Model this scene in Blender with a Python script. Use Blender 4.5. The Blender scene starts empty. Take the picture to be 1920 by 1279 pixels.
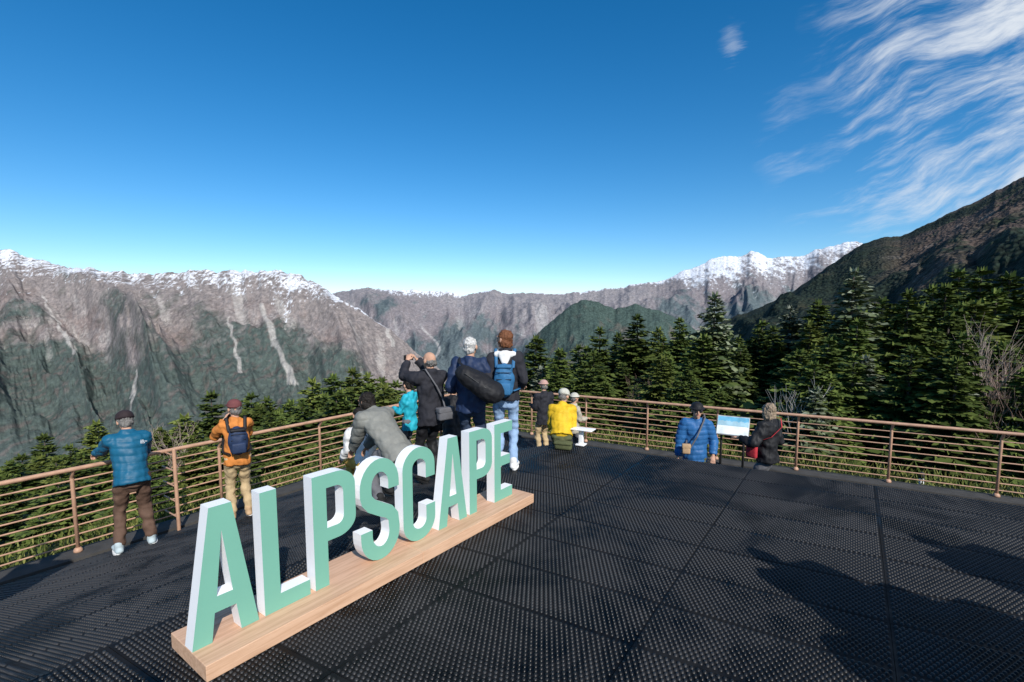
import bpy, bmesh, math, random, time
import numpy as np
from mathutils import Vector, Matrix, noise
from mathutils.bvhtree import BVHTree
random.seed(7)
C = bpy.context.scene.collection
R = math.radians
V = Vector
CAMZ = 3.05; HOR = 590.0; F = 920.0; PITCH=R(5.5); CY=HOR+F*math.tan(PITCH)

# ------------------------------------------------------------------ helpers
def link(o, parent=None):
    C.objects.link(o)
    if parent: o.parent = parent
    return o
def tag(o, label=None, cat=None, group=None, kind=None):
    if label: o['label'] = label
    if cat: o['category'] = cat
    if group: o['group'] = group
    if kind: o['kind'] = kind
    return o
def empty(name, loc=(0,0,0), rz=0):
    o = bpy.data.objects.new(name, None); o.location = loc; o.rotation_euler = (0,0,rz)
    o.empty_display_size = .1
    return link(o)
def mesh(name, verts, faces, mat=None, parent=None, smooth=False):
    me = bpy.data.meshes.new(name); me.from_pydata([tuple(v) for v in verts], [], faces)
    if smooth: me.polygons.foreach_set('use_smooth', [True]*len(me.polygons))
    if mat: me.materials.append(mat)
    me.update()
    return link(bpy.data.objects.new(name, me), parent)
def from_mesh(name, me, mat, parent=None):
    if mat: me.materials.clear(); me.materials.append(mat)
    return link(bpy.data.objects.new(name, me), parent)

class MB:
    def __init__(s): s.v=[]; s.f=[]
    def add(s, vf):
        n=len(s.v); s.v += [V(p) for p in vf[0]]; s.f += [tuple(i+n for i in f) for f in vf[1]]; return s
    def build(s, name, mat, parent=None, smooth=False): return mesh(name, s.v, s.f, mat, parent, smooth)

def cap(a,b,ra,rb,side=(1,0,0),fl=1.0,fa=False,fb=False,n=14):
    a=V(a); b=V(b); ax=(b-a)
    if ax.length<1e-6: ax=V((0,0,1e-4))
    ax.normalize(); s=V(side)-ax*V(side).dot(ax)
    if s.length<1e-3: s=V((0,1,0))-ax*ax.y
    s.normalize(); t=ax.cross(s)
    rings=[]
    if not fa:
        for ph in (70,45,20): rings.append((a-ax*ra*min(1,fl+.2)*math.sin(R(ph)), ra*math.cos(R(ph))))
    rings.append((a,ra)); rings.append((b,rb))
    if not fb:
        for ph in (20,45,70): rings.append((b+ax*rb*min(1,fl+.2)*math.sin(R(ph)), rb*math.cos(R(ph))))
    vs=[];fs=[]
    for c,r in rings:
        for i in range(n):
            an=2*math.pi*i/n; vs.append(c+s*r*math.cos(an)+t*r*fl*math.sin(an))
    for k in range(len(rings)-1):
        for i in range(n):
            j=(i+1)%n; fs.append((k*n+i,k*n+j,(k+1)*n+j,(k+1)*n+i))
    fs.append(tuple(reversed(range(n)))); m=(len(rings)-1)*n; fs.append(tuple(m+i for i in range(n)))
    return vs,fs
def ell(c,r,M=None,n=16,m=10):
    vs=[];fs=[];c=V(c)
    def P(x,y,z):
        p=V((x*r[0],y*r[1],z*r[2]))
        if M: p=M@p
        return c+p
    vs.append(P(0,0,-1))
    for k in range(1,m):
        ph=-math.pi/2+math.pi*k/m
        for i in range(n):
            a=2*math.pi*i/n; vs.append(P(math.cos(ph)*math.cos(a),math.cos(ph)*math.sin(a),math.sin(ph)))
    vs.append(P(0,0,1))
    for i in range(n):
        j=(i+1)%n; fs.append((0,1+j,1+i)); b=1+(m-2)*n; fs.append((b+i,b+j,len(vs)-1))
    for k in range(m-2):
        for i in range(n):
            j=(i+1)%n; fs.append((1+k*n+i,1+k*n+j,1+(k+1)*n+j,1+(k+1)*n+i))
    return vs,fs
def box(c,s,M=None):
    vs=[];c=V(c)
    for x in(-.5,.5):
        for y in(-.5,.5):
            for z in(-.5,.5):
                p=V((x*s[0],y*s[1],z*s[2]))
                if M: p=M@p
                vs.append(c+p)
    return vs,[(0,1,3,2),(4,6,7,5),(0,4,5,1),(2,3,7,6),(0,2,6,4),(1,5,7,3)]
def blob(parts, voxel=.012, it=4):
    mb=MB()
    for p in parts: mb.add(p)
    o=mb.build('tmp',None)
    m=o.modifiers.new('r','REMESH'); m.mode='VOXEL'; m.voxel_size=voxel; m.use_smooth_shade=True
    if it: s=o.modifiers.new('s','SMOOTH'); s.factor=.5; s.iterations=it
    dg=bpy.context.evaluated_depsgraph_get()
    me=bpy.data.meshes.new_from_object(o.evaluated_get(dg)); old=o.data
    bpy.data.objects.remove(o); bpy.data.meshes.remove(old)
    me.polygons.foreach_set('use_smooth',[True]*len(me.polygons))
    return me
def bevel_box(name, c, s, bev, mat, parent=None, M=None, seg=3):
    bm=bmesh.new(); bmesh.ops.create_cube(bm,size=1)
    bmesh.ops.scale(bm,vec=s,verts=bm.verts)
    bmesh.ops.bevel(bm,geom=list(bm.edges),offset=bev,segments=seg,affect='EDGES',profile=.5)
    if M: bmesh.ops.transform(bm,matrix=M.to_4x4(),verts=bm.verts)
    bmesh.ops.translate(bm,vec=c,verts=bm.verts)
    me=bpy.data.meshes.new(name); bm.to_mesh(me); bm.free()
    if seg>1: me.polygons.foreach_set('use_smooth',[True]*len(me.polygons))
    me.materials.append(mat)
    return link(bpy.data.objects.new(name,me),parent)

# ------------------------------------------------------------------ materials
def mat(name, col, rough=.7, nscale=0, namt=.25, bump=0, bscale=40, metal=0, coord='Object', spec=.5):
    m=bpy.data.materials.new(name); m.use_nodes=True; nt=m.node_tree; N=nt.nodes; L=nt.links
    b=N['Principled BSDF']; b.inputs['Roughness'].default_value=rough; b.inputs['Metallic'].default_value=metal; b.inputs['Specular IOR Level'].default_value=spec
    tc=N.new('ShaderNodeTexCoord')
    n=N.new('ShaderNodeTexNoise'); n.inputs['Scale'].default_value=nscale or 6; n.inputs['Detail'].default_value=6
    L.new(tc.outputs[coord],n.inputs['Vector'])
    mr=N.new('ShaderNodeMapRange'); mr.inputs['From Min'].default_value=.3; mr.inputs['From Max'].default_value=.7
    mr.inputs['To Min'].default_value=1-namt; mr.inputs['To Max'].default_value=1+namt
    L.new(n.outputs['Fac'],mr.inputs['Value'])
    vm=N.new('ShaderNodeVectorMath'); vm.operation='SCALE'; vm.inputs[0].default_value=col[:3]
    L.new(mr.outputs[0],vm.inputs['Scale']); L.new(vm.outputs[0],b.inputs['Base Color'])
    if bump:
        n2=N.new('ShaderNodeTexNoise'); n2.inputs['Scale'].default_value=bscale; n2.inputs['Detail'].default_value=4
        L.new(tc.outputs[coord],n2.inputs['Vector'])
        bp=N.new('ShaderNodeBump'); bp.inputs['Strength'].default_value=bump; bp.inputs['Distance'].default_value=.01
        L.new(n2.outputs['Fac'],bp.inputs['Height']); L.new(bp.outputs[0],b.inputs['Normal'])
    return m

def mat_rubber(studs=False):
    m=bpy.data.materials.new('rubber_stud' if studs else 'rubber_mat'); m.use_nodes=True; nt=m.node_tree; N=nt.nodes; L=nt.links
    b=N['Principled BSDF']; tc=N.new('ShaderNodeTexCoord')
    at=N.new('ShaderNodeAttribute'); at.attribute_name='tone'
    no=N.new('ShaderNodeTexNoise'); no.inputs['Scale'].default_value=.9; no.inputs['Detail'].default_value=9; no.inputs['Roughness'].default_value=.72; no.inputs['Distortion'].default_value=.6
    L.new(tc.outputs['Object'],no.inputs['Vector'])
    mr=N.new('ShaderNodeMapRange'); mr.inputs['From Min'].default_value=.42; mr.inputs['From Max'].default_value=.54
    mr.inputs['To Min'].default_value=.1; mr.inputs['To Max'].default_value=1.1; L.new(no.outputs['Fac'],mr.inputs['Value'])
    mu=N.new('ShaderNodeMath'); mu.operation='MULTIPLY'; L.new(mr.outputs[0],mu.inputs[0])
    if studs: mu.inputs[1].default_value=1
    else: L.new(at.outputs['Fac'],mu.inputs[1])
    vs=N.new('ShaderNodeVectorMath'); vs.operation='SCALE'; c=(.027,.027,.0285) if studs else (.010,.010,.0105); vs.inputs[0].default_value=c
    L.new(mu.outputs[0],vs.inputs['Scale']); L.new(vs.outputs[0],b.inputs['Base Color'])
    rr=N.new('ShaderNodeMapRange'); rr.inputs['From Min'].default_value=.4; rr.inputs['From Max'].default_value=.6; rr.inputs['To Min'].default_value=.34; rr.inputs['To Max'].default_value=.55 if studs else .85
    L.new(no.outputs['Fac'],rr.inputs['Value']); L.new(rr.outputs[0],b.inputs['Roughness'])
    b.inputs['Specular IOR Level'].default_value=.32 if studs else .18
    return m
def mat_terrain(name, scale, amt=.35, bump=.5, dist=10, rough=.95, vor=0, vr=(1.3,.6)):
    m=bpy.data.materials.new(name); m.use_nodes=True; nt=m.node_tree; N=nt.nodes; L=nt.links
    b=N['Principled BSDF']; b.inputs['Roughness'].default_value=rough; b.inputs['Specular IOR Level'].default_value=.1
    at=N.new('ShaderNodeAttribute'); at.attribute_name='tint'
    tc=N.new('ShaderNodeTexCoord'); n=N.new('ShaderNodeTexNoise'); n.inputs['Scale'].default_value=scale; n.inputs['Detail'].default_value=10; n.inputs['Roughness'].default_value=.7
    L.new(tc.outputs['Object'],n.inputs['Vector'])
    mr=N.new('ShaderNodeMapRange'); mr.inputs['From Min'].default_value=.3; mr.inputs['From Max'].default_value=.7
    mr.inputs['To Min'].default_value=1-amt; mr.inputs['To Max'].default_value=1+amt; L.new(n.outputs['Fac'],mr.inputs['Value'])
    fac=mr.outputs[0]; hgt=n.outputs['Fac']
    if vor:
        v=N.new('ShaderNodeTexVoronoi'); v.inputs['Scale'].default_value=vor; L.new(tc.outputs['Object'],v.inputs['Vector'])
        m2=N.new('ShaderNodeMapRange'); m2.inputs['From Max'].default_value=.8; m2.inputs['To Min'].default_value=vr[0]; m2.inputs['To Max'].default_value=vr[1]
        L.new(v.outputs['Distance'],m2.inputs['Value'])
        mm=N.new('ShaderNodeMath'); mm.operation='MULTIPLY'; L.new(fac,mm.inputs[0]); L.new(m2.outputs[0],mm.inputs[1]); fac=mm.outputs[0]
        hgt=m2.outputs[0]
    vs=N.new('ShaderNodeVectorMath'); vs.operation='SCALE'; L.new(at.outputs['Color'],vs.inputs[0]); L.new(fac,vs.inputs['Scale'])
    L.new(vs.outputs[0],b.inputs['Base Color'])
    bp=N.new('ShaderNodeBump'); bp.inputs['Strength'].default_value=bump; bp.inputs['Distance'].default_value=dist
    L.new(hgt,bp.inputs['Height']); L.new(bp.outputs[0],b.inputs['Normal'])
    return m
def mat_foliage(name, c1, c2, frost=0):
    m=bpy.data.materials.new(name); m.use_nodes=True; nt=m.node_tree; N=nt.nodes; L=nt.links
    b=N['Principled BSDF']; b.inputs['Roughness'].default_value=.7; b.inputs['Specular IOR Level'].default_value=.12
    g=N.new('ShaderNodeNewGeometry'); oi=N.new('ShaderNodeObjectInfo')
    mx=N.new('ShaderNodeMix'); mx.data_type='RGBA'; mx.inputs['A'].default_value=(*c1,1); mx.inputs['B'].default_value=(*c2,1)
    L.new(g.outputs['Random Per Island'],mx.inputs['Factor'])
    mr=N.new('ShaderNodeMapRange'); mr.inputs['To Min'].default_value=.7; mr.inputs['To Max'].default_value=1.35; L.new(oi.outputs['Random'],mr.inputs['Value'])
    vs=N.new('ShaderNodeVectorMath'); vs.operation='SCALE'; L.new(mx.outputs['Result'],vs.inputs[0]); L.new(mr.outputs[0],vs.inputs['Scale'])
    out=vs.outputs[0]
    if frost:
        tc=N.new('ShaderNodeTexCoord'); sx=N.new('ShaderNodeSeparateXYZ'); L.new(tc.outputs['Object'],sx.inputs[0])
        n=N.new('ShaderNodeTexNoise'); n.inputs['Scale'].default_value=14; L.new(tc.outputs['Object'],n.inputs['Vector'])
        a=N.new('ShaderNodeMath'); a.operation='MULTIPLY_ADD'; a.inputs[1].default_value=.55; L.new(sx.outputs['Z'],a.inputs[0]); L.new(n.outputs['Fac'],a.inputs[2])
        r2=N.new('ShaderNodeMapRange'); r2.inputs['From Min'].default_value=1.14-frost; r2.inputs['From Max'].default_value=1.5-frost*.7; r2.inputs['To Max'].default_value=.7
        L.new(a.outputs[0],r2.inputs['Value'])
        mu=N.new('ShaderNodeMath'); mu.operation='MULTIPLY'; L.new(r2.outputs[0],mu.inputs[0]); L.new(g.outputs['Random Per Island'],mu.inputs[1])
        m2=N.new('ShaderNodeMix'); m2.data_type='RGBA'; m2.inputs['B'].default_value=(.46,.48,.44,1); L.new(out,m2.inputs['A']); L.new(mu.outputs[0],m2.inputs['Factor'])
        out=m2.outputs['Result']
    L.new(out,b.inputs['Base Color'])
    return m
def mat_wood():
    m=bpy.data.materials.new('light_wood'); m.use_nodes=True; nt=m.node_tree; N=nt.nodes; L=nt.links
    b=N['Principled BSDF']; b.inputs['Roughness'].default_value=.55; b.inputs['Specular IOR Level'].default_value=.3
    tc=N.new('ShaderNodeTexCoord'); mp=N.new('ShaderNodeMapping'); mp.inputs['Scale'].default_value=(.9,16,16); L.new(tc.outputs['Object'],mp.inputs[0])
    n=N.new('ShaderNodeTexNoise'); n.inputs['Scale'].default_value=2.2; n.inputs['Detail'].default_value=8; n.inputs['Roughness'].default_value=.65; n.inputs['Distortion'].default_value=.5
    L.new(mp.outputs[0],n.inputs['Vector'])
    cr=N.new('ShaderNodeValToRGB'); e=cr.color_ramp.elements; e[0].position=.26; e[0].color=(.44,.245,.14,1); e[1].position=.58; e[1].color=(.66,.42,.275,1)
    L.new(n.outputs['Fac'],cr.inputs[0]); L.new(cr.outputs[0],b.inputs['Base Color'])
    return m

M={}
M['rubber']=mat_rubber(); M['stud']=mat_rubber(True)
M['black']=mat('black_paint',(.008,.008,.008),.7)
M['wood']=mat_wood()
M['green']=mat('sage_green_paint',(.17,.405,.31),.6,3,.03,spec=.3)
M['white']=mat('white_paint',(.86,.86,.86),.5,3,.02)
M['rail']=mat('brown_rail_paint',(.46,.27,.175),.55,9,.18,.2,60)
M['skin']=mat('skin',(.5,.29,.2),.7,10,.12,.3,40,spec=.2)
M['concrete']=mat('dark_concrete',(.05,.047,.043),.9,5,.3,.4,30)
M['board']=mat('grey_board_edge',(.3,.3,.3),.6)
M['darkmetal']=mat('dark_metal',(.03,.03,.03),.5)
cloth=lambda n,c,r=.8,bump=.5,bs=22: mat(n,c,r,9,.14,bump,bs,spec=.25)
M['teal_puffer']=cloth('teal_puffer',(.008,.095,.175),.5,.2)
M['brown_cloth']=cloth('brown_cloth',(.11,.065,.045))
M['orange']=cloth('orange_cloth',(.56,.20,.045))
M['khaki']=cloth('khaki_cloth',(.46,.34,.19))
M['grey_quilt']=cloth('grey_quilt',(.20,.20,.18),.6,.3)
M['navy']=cloth('navy_cloth',(.016,.03,.075),.6)
M['dark']=cloth('charcoal_cloth',(.022,.022,.028))
M['blackc']=cloth('black_cloth',(.013,.013,.015),.6)
M['turq']=cloth('turquoise_cloth',(.02,.36,.46),.6)
M['yellow']=cloth('yellow_cloth',(.66,.42,.02),.65,.2)
M['blue_puffer']=cloth('blue_puffer',(.025,.115,.29),.5,.2)
M['cream']=cloth('cream_cloth',(.42,.38,.3))
M['whitec']=cloth('white_cloth',(.7,.69,.67))
M['jeans']=cloth('pale_jeans',(.26,.38,.56))
M['djeans']=cloth('dark_jeans',(.03,.045,.08))
M['greyp']=cloth('grey_cloth',(.12,.12,.13))
M['red']=cloth('red_cloth',(.4,.03,.04))
M['maroon']=cloth('maroon_cloth',(.15,.05,.05))
M['darkcap']=cloth('dark_cap_cloth',(.03,.02,.022))
M['pinkhat']=cloth('pink_cloth',(.46,.28,.24))
M['palehat']=cloth('pale_hat_cloth',(.5,.49,.42))
M['olive']=cloth('olive_cloth',(.09,.1,.045))
M['mustard']=cloth('mustard_cloth',(.45,.28,.06))
M['packblue']=cloth('blue_pack_cloth',(.03,.13,.27),.6)
M['packnavy']=cloth('navy_pack_cloth',(.02,.035,.08),.6)
M['shoeblue']=cloth('blue_grey_shoe_cloth',(.42,.5,.52))
M['shoebrown']=cloth('tan_shoe_leather',(.45,.3,.17))
M['shoedark']=cloth('dark_shoe_leather',(.02,.02,.02))
hairm=lambda n,c: mat(n,c,.6,60,.45,1.0,70,spec=.2)
M['hwhite']=hairm('white_hair',(.5,.49,.47)); M['hdark']=hairm('dark_hair',(.015,.012,.01))
M['hred']=hairm('auburn_hair',(.15,.06,.028)); M['hblond']=hairm('ash_blond_hair',(.26,.2,.14)); M['hgrey']=hairm('grey_hair',(.16,.15,.14))
M['eye']=mat('eye_dark',(.01,.008,.006),.2); M['lip']=mat('lip_skin',(.4,.14,.11),.5)
M['lens']=mat('dark_glass',(.01,.01,.012),.3)
M['bark']=mat('conifer_bark',(.09,.07,.055),.9,12,.3,.6,30)
M['pale_bark']=mat('pale_bark',(.36,.28,.23),.85,12,.3)
M['red_twig']=mat('reddish_twig',(.2,.13,.1),.85,12,.3)
M['rime_twig']=mat('rime_twig',(.42,.4,.37),.85,12,.2)
M['fir']=mat_foliage('fir_needles',(.034,.056,.013),(.115,.148,.034))
M['fir_olive']=mat_foliage('fir_needles_olive',(.055,.075,.015),(.15,.175,.042))
M['fir_frost']=mat_foliage('fir_needles_frosted',(.036,.058,.018),(.11,.14,.04),.42)
M['grass']=mat_foliage('bamboo_grass',(.05,.085,.018),(.19,.19,.055))

# ------------------------------------------------------------------ camera, light, sky
cam=bpy.data.cameras.new('camera'); cam.lens=36*F/1920; cam.sensor_width=36; cam.clip_end=40000; cam.clip_start=.05
cam.shift_y=(CY-639.5)/1920
co=bpy.data.objects.new('camera',cam); co.location=(0,0,CAMZ); co.rotation_euler=(math.pi/2-PITCH,0,0); C.objects.link(co); bpy.context.scene.camera=co
EL=R(36); az=math.atan2(.39,-.92)
sd=V((math.sin(az)*math.cos(EL),math.cos(az)*math.cos(EL),math.sin(EL)))
sun=bpy.data.lights.new('sun','SUN'); sun.energy=5.0; sun.angle=R(.5); sun.color=(1,.96,.9)
so=bpy.data.objects.new('sun',sun); so.rotation_euler=sd.to_track_quat('Z','Y').to_euler(); C.objects.link(so)
sc=bpy.context.scene; sc.view_settings.view_transform='Standard'; sc.view_settings.look='None'; sc.view_settings.exposure=0
w=bpy.data.worlds.new('World'); sc.world=w; w.use_nodes=True; nt=w.node_tree; N=nt.nodes; L=nt.links
bg=N['Background']; bg.inputs['Strength'].default_value=.138
sky=N.new('ShaderNodeTexSky'); sky.sky_type='NISHITA'; sky.sun_disc=False; sky.sun_elevation=EL; sky.sun_rotation=az
sky.altitude=2000; sky.air_density=1.15; sky.dust_density=.3; sky.ozone_density=3.2
hs=N.new('ShaderNodeHueSaturation'); hs.inputs['Saturation'].default_value=1.36; hs.inputs['Hue'].default_value=.497; L.new(sky.outputs[0],hs.inputs['Color'])
tc=N.new('ShaderNodeTexCoord'); sx=N.new('ShaderNodeSeparateXYZ'); L.new(tc.outputs['Generated'],sx.inputs[0])
def mth(op,a,b=None,c=None,clamp=False):
    n=N.new('ShaderNodeMath'); n.operation=op; n.use_clamp=clamp
    for i,x in enumerate((a,b,c)):
        if x is None: continue
        if isinstance(x,(int,float)): n.inputs[i].default_value=x
        else: L.new(x,n.inputs[i])
    return n.outputs[0]
def sstep(x,a,b):
    n=N.new('ShaderNodeMapRange'); n.interpolation_type='SMOOTHSTEP'; n.inputs['From Min'].default_value=a; n.inputs['From Max'].default_value=b; L.new(x,n.inputs['Value']); return n.outputs[0]
yy=mth('MAXIMUM',sx.outputs['Y'],.05); uu=mth('DIVIDE',sx.outputs['X'],yy); ww=mth('DIVIDE',sx.outputs['Z'],yy)
cx=N.new('ShaderNodeCombineXYZ'); L.new(uu,cx.inputs[0]); L.new(ww,cx.inputs[1])
nw=N.new('ShaderNodeTexNoise'); nw.inputs['Scale'].default_value=3.0; nw.inputs['Detail'].default_value=3; L.new(cx.outputs[0],nw.inputs['Vector'])
wp_=N.new('ShaderNodeVectorMath'); wp_.operation='MULTIPLY_ADD'; wp_.inputs[1].default_value=(.12,.15,0); L.new(nw.outputs['Color'],wp_.inputs[0]); L.new(cx.outputs[0],wp_.inputs[2])
def streak(rot,sx_,sy_,sc_,loc_,det=12,rgh=.66):
    a=N.new('ShaderNodeMapping'); a.inputs['Rotation'].default_value=(0,0,R(rot)); L.new(wp_.outputs[0],a.inputs[0])
    b=N.new('ShaderNodeMapping'); b.inputs['Scale'].default_value=(sx_,sy_,1); b.inputs['Location'].default_value=loc_; L.new(a.outputs[0],b.inputs[0])
    n=N.new('ShaderNodeTexNoise'); n.inputs['Scale'].default_value=sc_; n.inputs['Detail'].default_value=det; n.inputs['Roughness'].default_value=rgh; n.inputs['Distortion'].default_value=0; L.new(b.outputs[0],n.inputs['Vector']); return n.outputs['Fac']
s1_=streak(-28,1.5,10,1.6,(3.3,1.2,0)); s2_=streak(-16,2.2,16,1.9,(7.1,4.2,0)); s3_=streak(-38,1.6,4.0,1.4,(1.1,9.2,0),5,.55)
n2=N.new('ShaderNodeTexNoise'); n2.inputs['Scale'].default_value=4.5; n2.inputs['Detail'].default_value=3; L.new(cx.outputs[0],n2.inputs['Vector'])
shift=mth('MULTIPLY',mth('SUBTRACT',n2.outputs['Fac'],.5),.35)
us=mth('ADD',mth('ADD',uu,shift),mth('MULTIPLY',mth('SUBTRACT',ww,.4),-.05))
reg=mth('MULTIPLY',sstep(us,.50,.86),sstep(mth('ADD',ww,mth('MULTIPLY',shift,.4)),.13,.24))
val=mth('ADD',mth('MULTIPLY',s1_,.55),mth('ADD',mth('MULTIPLY',s2_,.30),mth('MULTIPLY',s3_,.32)))
cl=sstep(mth('ADD',val,mth('MULTIPLY',reg,.10)),.585,.80)
cl=mth('MULTIPLY',cl,mth('POWER',reg,.5))
du=mth('SUBTRACT',uu,.424); dw=mth('SUBTRACT',ww,.525)
rr=mth('ADD',mth('SQRT',mth('ADD',mth('MULTIPLY',mth('MULTIPLY',du,du),2.2),mth('MULTIPLY',dw,dw))),mth('MULTIPLY',mth('SUBTRACT',s2_,.5),.16))
puff=mth('MULTIPLY',mth('SUBTRACT',1,sstep(rr,.0,.045)),sstep(s1_,.3,.75))
cl=mth('MAXIMUM',cl,mth('MULTIPLY',puff,.5))
mx=N.new('ShaderNodeMix'); mx.data_type='RGBA'; mx.inputs['B'].default_value=(5.6,6.0,6.5,1)
L.new(hs.outputs[0],mx.inputs['A']); L.new(mth('MULTIPLY',cl,.95),mx.inputs['Factor']); L.new(mx.outputs['Result'],bg.inputs['Color'])

# ------------------------------------------------------------------ deck frame
NL=V((-.821,.571,0)); NR=V((.49,.87,0))
def pt(nl,nr,z=0): return V((-.875*nl+.574*nr, .493*nl+.826*nr, z))
UP=1.05; LE=3.6; LF=7.75; RE=6.95
def deckz(x,y):
    p=V((x,y,0)); nl=p.dot(NL); nr=p.dot(NR)
    if nr>RE: return 0.0
    return UP*(1-max(0,min(1,(nl-LE)/(LF-LE))))
def ray(px,py): 
    u=(px-960)/F; v=(CY-py)/F; c=math.cos(PITCH); s=math.sin(PITCH)
    return V((u,c+v*s,-s+v*c))
def at_z(px,py,z): d=ray(px,py); t=(z-CAMZ)/d.z; return V((0,0,CAMZ))+d*t
def at_y(px,py,Y): d=ray(px,py); return V((0,0,CAMZ))+d*(Y/d.y)

# ------------------------------------------------------------------ people
def ik(a,c,l1,l2,hint):
    d=c-a; Ld=min(d.length,(l1+l2)*.995); dr=d.normalized(); c=a+dr*Ld
    x=(l1*l1-l2*l2+Ld*Ld)/(2*Ld); hh=math.sqrt(max(0,l1*l1-x*x)); hn=V(hint)-dr*V(hint).dot(dr)
    if hn.length<1e-4: hn=V((0,-1,0))
    return a+dr*x+hn.normalized()*hh, c
def displace(me,fn):
    n=len(me.vertices); co_=np.zeros(n*3,np.float32); me.vertices.foreach_get('co',co_); no_=np.zeros(n*3,np.float32); me.vertices.foreach_get('normal',no_)
    co_=co_.reshape(-1,3); no_=no_.reshape(-1,3); d=np.array([fn(float(c[0]),float(c[1]),float(c[2])) for c in co_],np.float32)
    co_=co_+no_*d[:,None]; me.vertices.foreach_set('co',co_.ravel()); me.update()
NZ=noise.noise
def fold(me,amt,fr=(9,9,5),seed=0,quilt=0):
    def fn(x,y,z):
        d=NZ((x*fr[0],y*fr[1],z*fr[2]+seed))*amt+NZ((x*22,y*22,z*16+seed))*amt*.4
        if quilt: d+=.010*(abs(math.sin(math.pi*(z+.012*math.sin(x*9))/quilt))**.45-1)
        return d
    displace(me,fn)
def person(label, loc, rot, H, top, pants, shoe='shoedark', lean=0, ph=.92, py=0, hl=None, hr=None, fl_=None, fr_=None, kh=(0,1,0),
           yaw=0, pitch=0, hair='hdark', style='short', hat=None, hatstyle='cap', bulk=.025, hem=-.12, glasses=False, hood=None, grip=.6, ehl=None, ehr=None, wide=1.0, quilt=0, legw=1.0):
    k=H/1.7; bulk*=.72
    root=empty('person',loc,R(rot)); tag(root,label,'person')
    Rl=Matrix.Rotation(-R(lean),3,'X'); pel=V((0,py,ph))
    T_=lambda x,y,z: pel+Rl@V((x,y,z))
    S=lambda parts:[([q*k for q in p[0]],p[1]) for p in parts]
    side=(1,0,0)
    shL=T_(-.158*wide,0,.455); shR=T_(.158*wide,0,.455)
    nb=T_(0,-.005,.52); Rh=Matrix.Rotation(R(yaw),3,'Z')@Matrix.Rotation(-R(lean*.4+pitch),3,'X')
    hc=nb+Rl@V((0,.012,.05))+Rh@V((0,.02,.105))
    hp=lambda x,y,z: hc+Rh@V((x,y,z))
    hl=V(hl) if hl else V((-.225,.07,ph-.12)); hr=V(hr) if hr else V((.225,.07,ph-.12))
    eL,wL=ik(shL,hl,.285,.25,ehl or (-.25,-1,-.3)); eR,wR=ik(shR,hr,.285,.25,ehr or (.25,-1,-.3))
    aL=V(fl_) if fl_ else V((-.10,.0,.09)); aR=V(fr_) if fr_ else V((.11,.04,.09))
    hipL=pel+V((-.085,0,-.03)); hipR=pel+V((.085,0,-.03))
    kL,aL=ik(hipL,aL,.43,.42,kh); kR,aR=ik(hipR,aR,.43,.42,kh)
    P=[cap(pel,T_(0,0,.2),.10,.095,side,.65),cap(T_(0,0,.2),T_(0,0,.40),.095,.105,side,.6),cap(shL,shR,.04,.04)]
    P+=[cap(T_(0,-.005,.42),hp(0,-.015,-.04),.055,.05)]
    P+=[ell(hp(0,-.01,.022),(.073,.093,.09),Rh),ell(hp(0,.022,-.038),(.057,.068,.07),Rh),ell(hp(0,.062,-.083),(.026,.024,.022),Rh),
        cap(hp(0,.084,.018),hp(0,.104,-.018),.009,.014),ell(hp(.078,-.002,-.006),(.011,.019,.032),Rh),ell(hp(-.078,-.002,-.006),(.011,.019,.032),Rh),
        cap(hp(-.03,.080,.035),hp(.03,.080,.035),.011,.011)]
    for sh,e,wr,sg in ((shL,eL,wL,-1),(shR,eR,wR,1)):
        P+=[cap(sh,e,.036,.032),cap(e,wr,.032,.025)]
        f=(wr-e).normalized(); ac=f.cross(V((0,0,1)) if abs(f.z)<.8 else V((0,1,0))).normalized(); nn=f.cross(ac).normalized()
        if nn.z>0 and abs(f.z)<.8: nn=-nn
        if abs(f.z)>=.8: ac=V((0,1,0))-f*f.y; ac.normalize(); nn=V((-sg,0,0))-f*(-sg*f.x); nn.normalize()
        P+=[cap(wr,wr+f*.075,.027,.034,ac,.45)]
        pe=wr+f*.085
        for q,(o,Lg) in enumerate(((-.029,.062),(-.010,.074),(.010,.07),(.029,.055))):
            b0=pe+ac*o; m1=b0+(f*math.cos(grip*.6)+nn*math.sin(grip*.6))*Lg*.52
            m2=m1+(f*math.cos(grip*1.7)+nn*math.sin(grip*1.7))*Lg*.5
            P+=[cap(b0-f*.02,m1,.0095,.009,n=8),cap(m1,m2,.009,.0078,n=8)]
        tb=wr+f*.02+ac*.022; t1=tb+(f*.7+ac*.6+nn*.4).normalized()*.04; P+=[cap(tb,t1,.012,.011,n=8),cap(t1,t1+(f+nn*.5).normalized()*.03,.011,.009,n=8)]
    for hip,kn,an in ((hipL,kL,aL),(hipR,kR,aR)): P+=[cap(hip,kn,.06,.042),cap(kn,an,.042,.034)]
    for an,sg in ((aL,-1),(aR,1)): P+=[cap(an,an+V((.02*sg,.13,-.05)),.033,.022)]
    from_mesh('body',blob(S(P),.0078,3),M['skin'],root)
    for sg in (-1,1):
        mb=MB(); mb.add(S([ell(hp(sg*.03,.083,.012),(.011,.006,.006),Rh)])[0]); mb.build('eye',M['eye'],root,True)
    mb=MB(); mb.add(S([ell(hp(0,.088,-.052),(.022,.006,.006),Rh)])[0]); mb.build('lips',M['lip'],root,True)
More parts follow.
